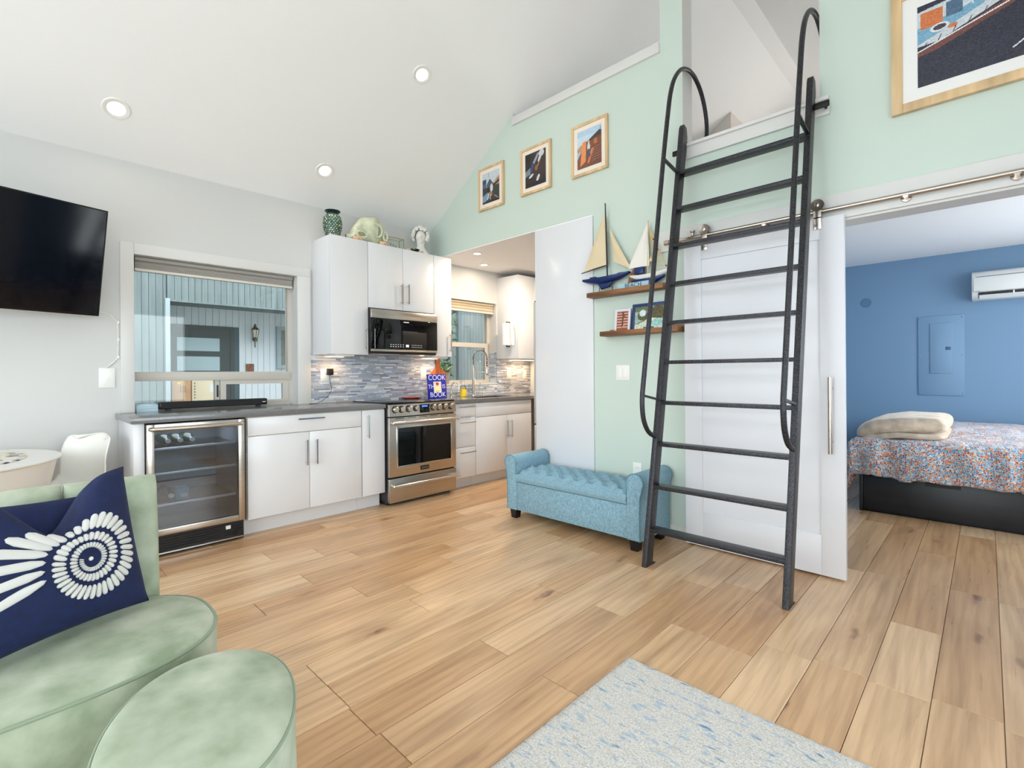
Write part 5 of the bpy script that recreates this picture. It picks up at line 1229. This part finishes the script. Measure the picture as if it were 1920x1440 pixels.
# carved skull-shaped sculpture
k = thing('skull_sculpture', 'pale green resin animal skull sculpture on top of the cabinets', 'sculpture', (-4.22, 2.37, ZT))
SK = mat('pale_green_resin', (212, 216, 188), .45, noise=(12, .12))
def skull(u, v):
    a = 2*PI*v; ln = .40; s_ = u*2 - 1; y = 2.365 + .2*s_
    top = .245*(max(0, 1 - ((s_ - .30)/1.05)**2))**.55 + .02; top = .14 + (top - .14)*(1 if s_ > -.45 else .75) - (.05 if s_ > .9 else 0)
    hw = .062*(max(.02, 1 - abs(s_)**3.2))**.5; zc = ZT + .018 + top*.5; hh = top*.5
    c_, s2 = math.cos(a), math.sin(a)
    return (-4.22 + hw*c_*(1 + .2*math.sin(6*s_)), y, zc + hh*s2*(1 - .12*max(0, math.sin(5*s_ + 1))))
b = B(); b.grid(skull, 30, 20); b.bm.faces.ensure_lookup_table(); bmesh.ops.remove_doubles(b.bm, verts=b.bm.verts[:], dist=.0008); b.build('cranium', SK, k, smooth=180)
for yy, zz, ry, rz in ((2.455, .14, .052, .062), (2.295, .075, .05, .03)):
    b = B(); b.tube([(-4.163 + .012*math.cos(i*PI/8)*0, yy + ry*math.cos(2*PI*i/24), ZT + zz + rz*math.sin(2*PI*i/24)) for i in range(24)], .012, n=8, closed=True); b.build('socket_rim', SK, k, smooth=60)
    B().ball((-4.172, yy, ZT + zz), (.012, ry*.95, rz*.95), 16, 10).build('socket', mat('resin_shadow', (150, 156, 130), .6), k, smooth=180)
b = B(); b.tube([(-4.166, 2.545 + .022*math.cos(2*PI*i/16), ZT + .10 + .045*math.sin(2*PI*i/16)) for i in range(16)], .010, n=8, closed=True); b.build('socket_rim', SK, k, smooth=60)
def shell_thing(label, y, x, s_, seed, m_):
    o = thing('sea_shell', label, 'shell', (x, y, ZT), group='shells on the cabinet top'); rs_ = random.Random(seed)
    def conch(u, v):
        r = s_*.5*math.sin(PI*(.08 + .88*u))**.8*(1 + .12*math.sin(6*2*PI*v)*u); a = 2*PI*v
        return (x + r*.7*math.cos(a), y + s_*(u - .5)*1.5, ZT + s_*.34 + r*.68*math.sin(a) - 0)
    b = B(); b.grid(conch, 14, 20); b.build('body', m_, o, smooth=180)
    b = B()
    for i in range(6): a = PI*(i + .5)/6; yy = y + s_*.25; b.tube([(x + s_*.28*math.cos(a), yy, ZT + s_*.36 + s_*.28*math.sin(a)), (x + s_*.46*math.cos(a), yy + s_*.06, ZT + s_*.36 + s_*.5*math.sin(a))], [s_*.07, s_*.01], n=6)
    b.build('spines', m_, o, smooth=60)
PEACH = mat('peach_shell', (232, 190, 152), .5, noise=(30, .2))
shell_thing('spiny peach sea shell in front of the skull, left one', 2.235, -4.135, .062, 1, PEACH)
shell_thing('spiny peach sea shell in front of the skull, right one', 2.505, -4.135, .062, 2, PEACH)
shell_thing('small peach sea shell beside the gold glass case', 2.79, -4.13, .036, 3, PEACH)
shell_thing('small peach sea shell at the foot of the bust', 2.94, -4.13, .036, 4, PEACH)
k = thing('gold_glass_case', 'small gold framed glass display case on the cabinet top', 'display case', (-4.22, 2.68, ZT)); GOLD = mat('gold_metal', (190, 160, 90), .3, metal=1.0)
b = B()
for y in (2.565, 2.762):
    for x in (-4.26, -4.18): b.bar((x, y, ZT), (x, y, ZT + .115), .005, .005, up=(1, 0, 0))
    b.bar((-4.26, y, ZT + .115), (-4.18, y, ZT + .115), .005, .005)
for x in (-4.26, -4.18): b.bar((x, 2.565, ZT + .115), (x, 2.762, ZT + .115), .005, .005); b.bar((x, 2.565, ZT + .003), (x, 2.762, ZT + .003), .005, .005)
b.build('gold_frame', GOLD, k)
bx('glass_front', PANE, k, -4.181, -4.179, 2.567, 2.76, ZT + .005, ZT + .113)
for y, h in ((2.60, .05), (2.635, .065), (2.665, .06), (2.69, .045)): b = B(); b.lathe([(.012, 0), (.006, .01), (.004, h*.6), (.008, h*.8), (.0005, h)], (-4.215, y, ZT + .003), n=12); b.build('gold_figurine', GOLD, k, smooth=60)
k = thing('glass_coral_dish', 'low clear glass dish with brown coral beside the bust', 'dish', (-4.16, 2.87, ZT))
B().lathe([(.03, 0), (.055, .025), (.058, .03), (.052, .026), (.028, .004), (.0005, .004)], (-4.16, 2.87, ZT), n=24).build('dish', glass_mat('dish_glass', (226, 236, 230)), k, smooth=60)
b = B()
for i in range(7): a = R.uniform(0, 6.28); b.tube([(-4.16, 2.87, ZT + .006), (-4.16 + .035*math.cos(a), 2.87 + .045*math.sin(a), ZT + R.uniform(.02, .04))], [.006, .003], n=6)
b.build('coral', mat('brown_coral', (140, 116, 84), .8), k, smooth=60)
# bust
k = thing('plaster_bust', 'white plaster bust with curly hair at the cabinet end', 'bust', (-4.24, 3.01, ZT)); PL = mat('white_plaster', (232, 230, 224), .75)
q = (-4.24, 3.01)
b = B(); b.lathe([(.075, 0), (.082, .012), (.075, .045), (.05, .07), (.038, .095), (.037, .13), (.045, .16)], (q[0], q[1], ZT), n=24); bmesh.ops.scale(b.bm, vec=(.8, 1.15, 1), space=Matrix.Translation((-q[0], -q[1], 0)), verts=b.bm.verts[:]); b.build('shoulders', PL, k, smooth=60)
hz = ZT + .195
def head(u, v):
    ph = PI*u; a = 2*PI*v; rx, ry, rz = .062, .052, .078
    x, y, z = rx*math.sin(ph)*math.cos(a), ry*math.sin(ph)*math.sin(a), rz*math.cos(ph)
    fr = max(0, math.cos(a))*math.sin(ph)
    nose = .020*math.exp(-((y/.010)**2) - ((z + .008)/.018)**2)*(fr > 0); brow = .006*math.exp(-((z - .02)/.01)**2)*fr; chin = .010*math.exp(-((z + .062)/.014)**2 - (y/.022)**2)*fr; lips = .006*math.exp(-((z + .038)/.006)**2 - (y/.014)**2)*fr; eye = -.007*math.exp(-((abs(y) - .021)/.009)**2 - ((z - .008)/.008)**2)*fr
    if z < -.02: y *= 1 - .35*(-z - .02)/.058
    x += nose + brow + chin + lips + eye; ca, sa = math.cos(-.6), math.sin(-.6)
    return (q[0] + x*ca - y*sa, q[1] + x*sa + y*ca, hz + z)
b = B(); b.grid(head, 36, 40); b.build('head', PL, k, smooth=180)
b = B(); rs_ = random.Random(9)
for i in range(190):
    a = rs_.uniform(0, 2*PI); ph = rs_.uniform(0, 2.15)
    if math.cos(a + .6) > .5 and ph > 1.0: continue
    c_ = (q[0] - .006 + .078*math.sin(ph)*math.cos(a), q[1] + .080*math.sin(ph)*math.sin(a), hz + .016 + .090*math.cos(ph)); r = rs_.uniform(.014, .022); b.ball(c_, (r, r, r*.9), 8, 6)
    if i % 9 == 0: b.tube([c_, (c_[0] + .01, c_[1] + rs_.uniform(-.02, .02), c_[2] + .03)], [.007, .002], n=5)
b.build('curls', PL, k, smooth=180)
k = thing('dried_moss', 'little clump of pale dried moss at the cabinet corner', 'moss', (-4.16, 3.19, ZT)); b = B()
for i in range(26): a = R.uniform(0, 6.28); b.tube([(-4.16 + R.uniform(-.02, .02), 3.19 + R.uniform(-.06, .06), ZT), (-4.16 + R.uniform(-.03, .03), 3.19 + R.uniform(-.08, .08), ZT + R.uniform(.008, .028))], [.004, .002], n=5)
b.build('sprigs', mat('moss', (206, 200, 160), .9), k, kind='stuff')

# ================================================================== BEDROOM
BEDB = mat('black_brown_bed', (32, 33, 38), .4, noise=(30, .15), stretch=(.1, 1, 1))
k = thing('storage_bed', 'black storage bed with a drawer front in the blue bedroom', 'bed', (.03, 6.1, 0))
bx('frame_body', BEDB, k, -.782, .82, 5.036, 7.12, 0, .33, bev=.003)
dr = bx('drawer', BEDB, k, -.752, .50, 5.014, 5.034, .018, .300, bev=.002)
bx('handle_slot', mat('slot_black', (10, 10, 12), .5), dr, -.354, -.147, 5.0125, 5.0142, .268, .296); bx('slot_lip', BEDB, dr, -.354, -.147, 5.006, 5.0135, .286, .298, bev=.002)
bx('side_post', BEDB, k, -.782, -.756, 5.014, 5.034, 0, .33, bev=.002); bx('top_board', BEDB, k, -.754, .82, 5.016, 5.034, .306, .334, bev=.002)
bx('mattress', mat('mattress_white', (226, 224, 220), .8), k, -.74, .78, 5.07, 7.08, .332, .56, bev=.03)
def floral():
    m = bpy.data.materials.new('floral_cotton'); m.use_nodes = True; N = m.node_tree.nodes; L_ = m.node_tree.links; b = N['Principled BSDF']; tc = N.new('ShaderNodeTexCoord')
    v = N.new('ShaderNodeTexVoronoi'); v.inputs['Scale'].default_value = 80; L_.new(tc.outputs['Object'], v.inputs[0])
    r = N.new('ShaderNodeValToRGB'); r.color_ramp.interpolation = 'CONSTANT'; e = r.color_ramp.elements; e[0].color = lin((92, 138, 176)); e[1].position = .26; e[1].color = lin((198, 100, 44))
    for p_, c_ in ((.40, (70, 100, 140)), (.54, (206, 202, 194)), (.62, (168, 64, 44)), (.74, (128, 170, 196)), (.88, (214, 134, 70))): x = e.new(p_); x.color = lin(c_)
    s_ = N.new('ShaderNodeSeparateColor'); L_.new(v.outputs['Color'], s_.inputs[0]); L_.new(s_.outputs[0], r.inputs[0])
    v2 = N.new('ShaderNodeTexVoronoi'); v2.feature = 'DISTANCE_TO_EDGE'; v2.inputs['Scale'].default_value = 80; L_.new(tc.outputs['Object'], v2.inputs[0])
    rr = N.new('ShaderNodeValToRGB'); rr.color_ramp.elements[0].position = .03; rr.color_ramp.elements[0].color = (1, 1, 1, 1); rr.color_ramp.elements[1].position = .08; rr.color_ramp.elements[1].color = (0, 0, 0, 1); L_.new(v2.outputs['Distance'], rr.inputs[0])
    mx = N.new('ShaderNodeMix'); mx.data_type = 'RGBA'; L_.new(rr.outputs[0], mx.inputs[0]); L_.new(r.outputs[0], mx.inputs[6]); mx.inputs[7].default_value = lin((226, 226, 222)); L_.new(mx.outputs[2], b.inputs['Base Color']); b.inputs['Roughness'].default_value = .8; b.inputs['Sheen Weight'].default_value = .2
    return m
def duvet(u, v):
    """u across x with a left drop, v along y with a front drop"""
    sx = -.42 + (1.62 + .42 + .1)*u; sy = -.36 + (2.02 + .36)*v           # flat cloth coordinates from the bed's top corner
    x = -.80 + max(0, sx); y = 5.035 + max(0, sy); z = .615
    rip = mnoise.noise((sx*9, sy*9, 1.3))
    if sy < 0:
        drop = -sy; hem = .30 + .025*mnoise.noise((sx*5, 0, 4)); d = min(drop, hem) ; y = 5.0 - .03*min(1, drop*8) + .020*math.sin(sx*26 + 2*math.sin(sx*7))*min(1, drop*6); z = .615 - .02 - max(0, d - .02)
    elif sy < .08: z = .615 - .02*(1 - sy/.08)**2; y = 5.035 + sy - .03*(1 - sy/.08)
    if sx < 0:
        drop = -sx; d = min(drop, .36 if sy < .1 else .30); x = -.82 - .03*min(1, drop*8) + .018*math.sin(sy*24)*min(1, drop*6); z = min(z, .60 - d*.9 if sy >= 0 else z - d*.35)
        if sy < 0: y += .01
    z += .018*rip*(1 if sy >= 0 and sx >= 0 else .3); y += .012*mnoise.noise((sx*14, sy*14, 7))*(1 if sy < 0 else 0)
    if sy >= 0 and sx >= 0: z += .03*math.sin(PI*min(1, sy/2.0))*math.sin(PI*min(1, sx/1.6))
    return (x, y, z)
b = B(); b.grid(duvet, 120, 120); dv_ = b.build('comforter', floral(), smooth=180); sm = dv_.modifiers.new('thick', 'SOLIDIFY'); sm.thickness = .012; sm.offset = 1
tag(dv_, 'floral orange and blue comforter draped over the bed', 'comforter')
k = thing('folded_blanket', 'beige plush blanket folded on the corner of the bed', 'blanket', (-.52, 5.4, .62)); PLUSH = mat('beige_plush', (216, 196, 176), .95, sheen=.6, noise=(14, .14), bump=(160, .9))
def fold(z0, z1, x0, x1, y0, y1, sd):
    def f(u, v):
        a = 2*PI*v; c_, s2 = math.cos(a), math.sin(a); hx = (x1-x0)/2; zz = (z0+z1)/2; hz_ = (z1-z0)/2
        px_ = hx*math.copysign(abs(c_)**.28, c_); pz_ = hz_*math.copysign(abs(s2)**.75, s2); e = 1 - .12*max(0, abs(2*u-1)*4 - 3)**2
        X = (x0+x1)/2 + px_*e; Y = y0 + (y1-y0)*u
        return (X, Y + .012*mnoise.noise((X*8, u*5, sd)), zz + pz_*e + .012*mnoise.noise((X*6, Y*6, sd)) - .10*max(0, (-.55 - X)/.28)**1.6)
    b = B(); b.grid(f, 34, 44)
    for uu in (0, 1):
        b.bm.faces.new([b.bm.verts.new(f(uu, j/44)) for j in range(44)])
    bmesh.ops.remove_doubles(b.bm, verts=b.bm.verts[:], dist=.0004)
    return b
fold(.628, .678, -.82, -.225, 5.03, 5.88, 1).build('lower_fold', PLUSH, k, smooth=180); fold(.675, .80, -.815, -.215, 5.035, 5.90, 3).build('upper_fold', PLUSH, k, smooth=180)
k = thing('air_conditioner', 'white wall mounted mini split air conditioner on the blue wall', 'air conditioner', (.3, 7.1, 1.91)); ACW = mat('ac_white', (234, 234, 230), .35)
b = B(); b.prism([(7.2, 1.91), (7.05, 1.91), (7.005, 1.955), (6.995, 2.10), (7.01, 2.17), (7.06, 2.20), (7.2, 2.20)], 'x', -.112, .72, bev=.006); b.build('housing', ACW, k, smooth=50)
bx('front_panel', ACW, k, -.098, .706, 6.985, 7.0, 1.985, 2.135, bev=.004); b = B(); b.prism([(7.04, 1.916), (7.0, 1.95), (6.996, 1.978), (7.04, 1.975)], 'x', -.06, .67); b.build('air_slot', BLACKP, k)
b = B(); b.prism([(7.04, 1.913), (6.998, 1.945), (6.994, 1.95), (7.036, 1.92)], 'x', -.055, .66); b.build('louver', ACW, k)
for x in (.19, .45): bx('louver_pin', ACW, k, x, x + .012, 6.993, 7.02, 1.94, 1.975)
bx('top_seam', mat('seam_grey', (120, 120, 118), .6), k, -.08, .70, 6.9945, 7.0, 2.137, 2.142); bx('maker_mark', MATS['seam_grey'], k, -.085, -.045, 6.984, 6.986, 1.99, 1.994)
BLUEP = mat('blue_panel_paint', (126, 158, 187), .4)
k = thing('breaker_panel', 'blue painted electrical panel cover on the bedroom wall', 'electrical panel', (-.368, 7.2, .9))
bx('cover', BLUEP, k, -.561, -.175, 7.188, 7.1995, .90, 1.78, bev=.004); pdr = bx('panel_door', BLUEP, k, -.458, -.269, 7.178, 7.188, 1.142, 1.697, bev=.004); bx('latch', mat('latch_blue', (70, 104, 140), .4), pdr, -.325, -.283, 7.173, 7.178, 1.40, 1.435, bev=.002)
for x in (-.545, -.191):
    for z in (.925, 1.34, 1.755): B().ball((x, 7.187, z), (.008, .004, .008), 10, 6).build('screw', BLUEP, k, smooth=180)
M = Matrix.Translation((-1.041, 7.199, 1.994)) @ Matrix.Rotation(PI/2, 4, 'X'); b = B(); b.lathe([(.0005, .006), (.05, .006), (.055, 0)], n=28, M=M)
tag(b.build('round_cover_plate', mat('blue_plate', (98, 130, 160), .5), smooth=40), 'round blue blank cover high on the blue wall near the door', 'cover plate')

# ================================================================== OUTSIDE
bxo = bx('ground', mat('gravel_ground', (150, 150, 142), .95, noise=(6, .2)), None, -30, 30, -30, 30, -.5, -.42); struct(bxo, 'grey ground outside the house', 'ground')
H = thing('neighbour_house', 'blue grey house with vertical siding seen through the counter window', 'house', (-7.4, 2.5, -.4))
b = B(); b.box(-6.8, -6.618, -2.0, 1.235, -.42, 3.0); b.box(-6.8, -6.618, 1.235, 3.55, 2.035, 3.0); b.box(-6.8, -6.618, 4.40, 8.5, -.42, 3.0); b.build('wall_backing', mat('siding_groove', (96, 116, 124), .8), H)
b = B(); b.box(-7.45, -7.318, 1.0, 4.0, -.42, 2.3); b.box(-7.4, -6.8, 1.13, 1.235, -.42, 2.3); b.build('porch_backing', MATS['siding_groove'], H)
bx('porch_ceiling', SIDING, H, -7.4, -6.62, 1.13, 3.55, 2.06, 2.12)
bx('porch_floor', mat('porch_concrete', (150, 150, 148), .9), H, -7.4, -6.6, 1.13, 4.2, -.42, -.30)
me_c = {}
PORCH = mat('daylit_porch_siding', (234, 238, 244), .7)  # pale siding colour, lightened to stand in for daylight on the porch
def board(x, y, w_, z0, z1, t=.018, m=SIDING):
    b = B(); b.box(x - t, x, y + .0022, y + w_ - .0022, z0, z1); return b.build('siding_board', m, H)
y = .30
while y < 1.23: w_ = min(R.choice((.064, .064, .066)), 1.235 - y); board(-6.60, y, w_, -.4, 3.0); y += w_
y = 1.245
while y < 3.5: w_ = R.choice((.062, .066, .07)); board(-6.60, y, w_, 2.035, 3.0); y += w_
y = 4.40
while y < 5.40: w_ = R.choice((.062, .066, .07)); board(-6.60, y, w_, -.4, 3.0); y += w_
y = 5.53
while y < 6.75: w_ = R.choice((.062, .066, .07)); board(-6.60, y, w_, -.4, 3.0); y += w_
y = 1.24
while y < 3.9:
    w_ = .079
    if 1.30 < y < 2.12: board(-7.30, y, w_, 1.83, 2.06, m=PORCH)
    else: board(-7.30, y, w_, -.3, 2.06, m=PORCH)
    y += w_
bx('corner_trim', EXTW, H, -6.64, -6.575, 1.224, 1.268, -.4, 2.05, bev=.003); bx('header_trim', SIDING, H, -6.62, -6.585, 1.268, 3.5, 2.02, 2.04)
bx('corner_post', mat('slate_post', (100, 118, 128), .6), H, -6.70, -6.57, 5.44, 5.52, -.4, 3.0)
DG = mat('dark_door_grey', (74, 80, 82), .5)
bx('door_frame', DG, H, -7.30, -7.268, 1.335, 1.424, -.3, 1.822); bx('door_frame', DG, H, -7.30, -7.268, 2.074, 2.123, -.3, 1.822); bx('door_frame', DG, H, -7.30, -7.268, 1.424, 2.074, 1.776, 1.825)
dd = bx('door_leaf', DG, H, -7.30, -7.276, 1.424, 2.074, -.3, 1.776)
REFL = mat('door_glass_reflection', (186, 206, 214), .12, spec=.6)  # bright reflection painted into the pane colour
for z0, z1 in ((1.496, 1.665), (1.242, 1.425), (.984, 1.171), (.717, .913)): bx('door_pane', REFL, dd, -7.277, -7.272, 1.470, 1.945, z0, z1)
bx('side_window_frame', EXTW, H, -7.30, -7.26, 2.67, 2.724, 1.27, 1.874); bx('side_window_frame', EXTW, H, -7.30, -7.26, 2.724, 3.08, 1.82, 1.874); bx('side_window_frame', EXTW, H, -7.30, -7.26, 2.724, 3.08, 1.27, 1.322); bx('side_window_frame', EXTW, H, -7.30, -7.26, 3.03, 3.08, 1.322, 1.82)
bx('side_window_pane', mat('dim_pane', (140, 140, 130), .08), H, -7.298, -7.285, 2.724, 3.03, 1.322, 1.82)
k = thing('wall_lantern', 'bronze coach lantern on the porch wall outside the counter window', 'lantern', (-7.23, 2.363, 1.607)); BRZ = mat('aged_bronze', (112, 100, 78), .4, metal=.8)
lx, ly = -7.21, 2.363
b = B(); b.lathe([(.027, 0), (.03, .036), (.018, .053)], (lx, ly, 1.643), n=12); b.lathe([(.053, 0), (.044, .018), (.016, .044), (.018, .062), (.0005, .09)], (lx, ly, 1.80), n=12); b.tube([(-7.30, ly, 1.687), (-7.255, ly, 1.66), (lx, ly, 1.66)], .011, n=8); b.tube([(lx - .035, ly + .008, 1.643), (lx - .035, ly + .011, 1.563)], .007, n=8); b.build('bracket', BRZ, k, smooth=40)
B().lathe([(.028, 0), (.049, .102)], (lx, ly, 1.697), n=8).build('glass_shade', mat('lantern_glass', (226, 224, 210), .15), k)
for i in range(6): a = 2*PI*i/6; B().tube([(lx + .030*math.cos(a), ly + .030*math.sin(a), 1.692), (lx + .051*math.cos(a), ly + .051*math.sin(a), 1.803)], .0036, n=5).build('rib', BRZ, k)
tag(bx('porch_plaque', mat('red_brown_plaque', (150, 100, 78), .7, noise=(60, .3)), None, -7.299, -7.28, 2.271, 2.369, 1.216, 1.336, bev=.003), 'small reddish plaque below the porch lantern', 'plaque')
CARD = mat('cardboard', (206, 160, 122), .8, noise=(8, .06)); CARDL = mat('pale_cardboard', (232, 214, 184), .8)
k = thing('cardboard_box', 'tan cardboard box with yellow sticker on the porch outside', 'box', (-7.0, 1.44, -.3)); bx('carton', CARD, k, -7.10, -6.95, 1.35, 1.545, -.3, 1.17, bev=.003)
bx('sticker', mat('yellow_sticker', (240, 206, 40), .6), k, -6.95, -6.9485, 1.405, 1.44, 1.075, 1.105); bx('tape_seam', mat('brown_tape', (150, 106, 74), .5), k, -6.95, -6.9485, 1.462, 1.467, -.3, 1.06)
for j in range(3):
    for i in range(5): bx('printed_mark', mat('print_brown', (110, 76, 56), .7), k, -6.95, -6.9487, 1.435 + j*.022, 1.447 + j*.022, .98 + i*.016, .988 + i*.016)
k = thing('cardboard_box', 'pale cardboard box beside the tan one on the porch', 'box', (-7.0, 1.68, -.3)); bx('carton', CARDL, k, -7.16, -6.95, 1.556, 1.80, -.3, 1.19, bev=.003)
bx('shipping_label', PLASTICW, k, -6.95, -6.9486, 1.745, 1.785, .97, 1.08)
for i in range(6): bx('printed_mark', MATS['print_brown'], k, -6.95, -6.9487, 1.58, 1.59, .9 + i*.035, .918 + i*.035)
k = thing('hedge', 'green hedge leaves outside the sink window', 'hedge', (-6.2, 4.7, -.4)); b = B(); rs_ = random.Random(11)
for i in range(900):
    c_ = Vector((-6.2 + rs_.uniform(-.25, .2), 4.66 + rs_.uniform(-.4, .30), rs_.uniform(-.4, 2.4))); d_ = Vector((rs_.uniform(-1, 1), rs_.uniform(-1, 1), rs_.uniform(-.6, 1))).normalized(); s_ = d_.orthogonal().normalized(); l_ = rs_.uniform(.04, .08)
    vs = [b.bm.verts.new(c_ + q) for q in (-d_*l_, s_*l_*.35, d_*l_, -s_*l_*.35)]; b.bm.faces.new(vs)
b.build('leaves', mat('hedge_leaf', (74, 122, 70), .6, noise=(9, .3)), k, kind='stuff')
B().tube([(-6.2, 4.7, -.4), (-6.2, 4.7, 2.0)], .03, n=8).build('stem', mat('bark', (90, 72, 56), .9), k)
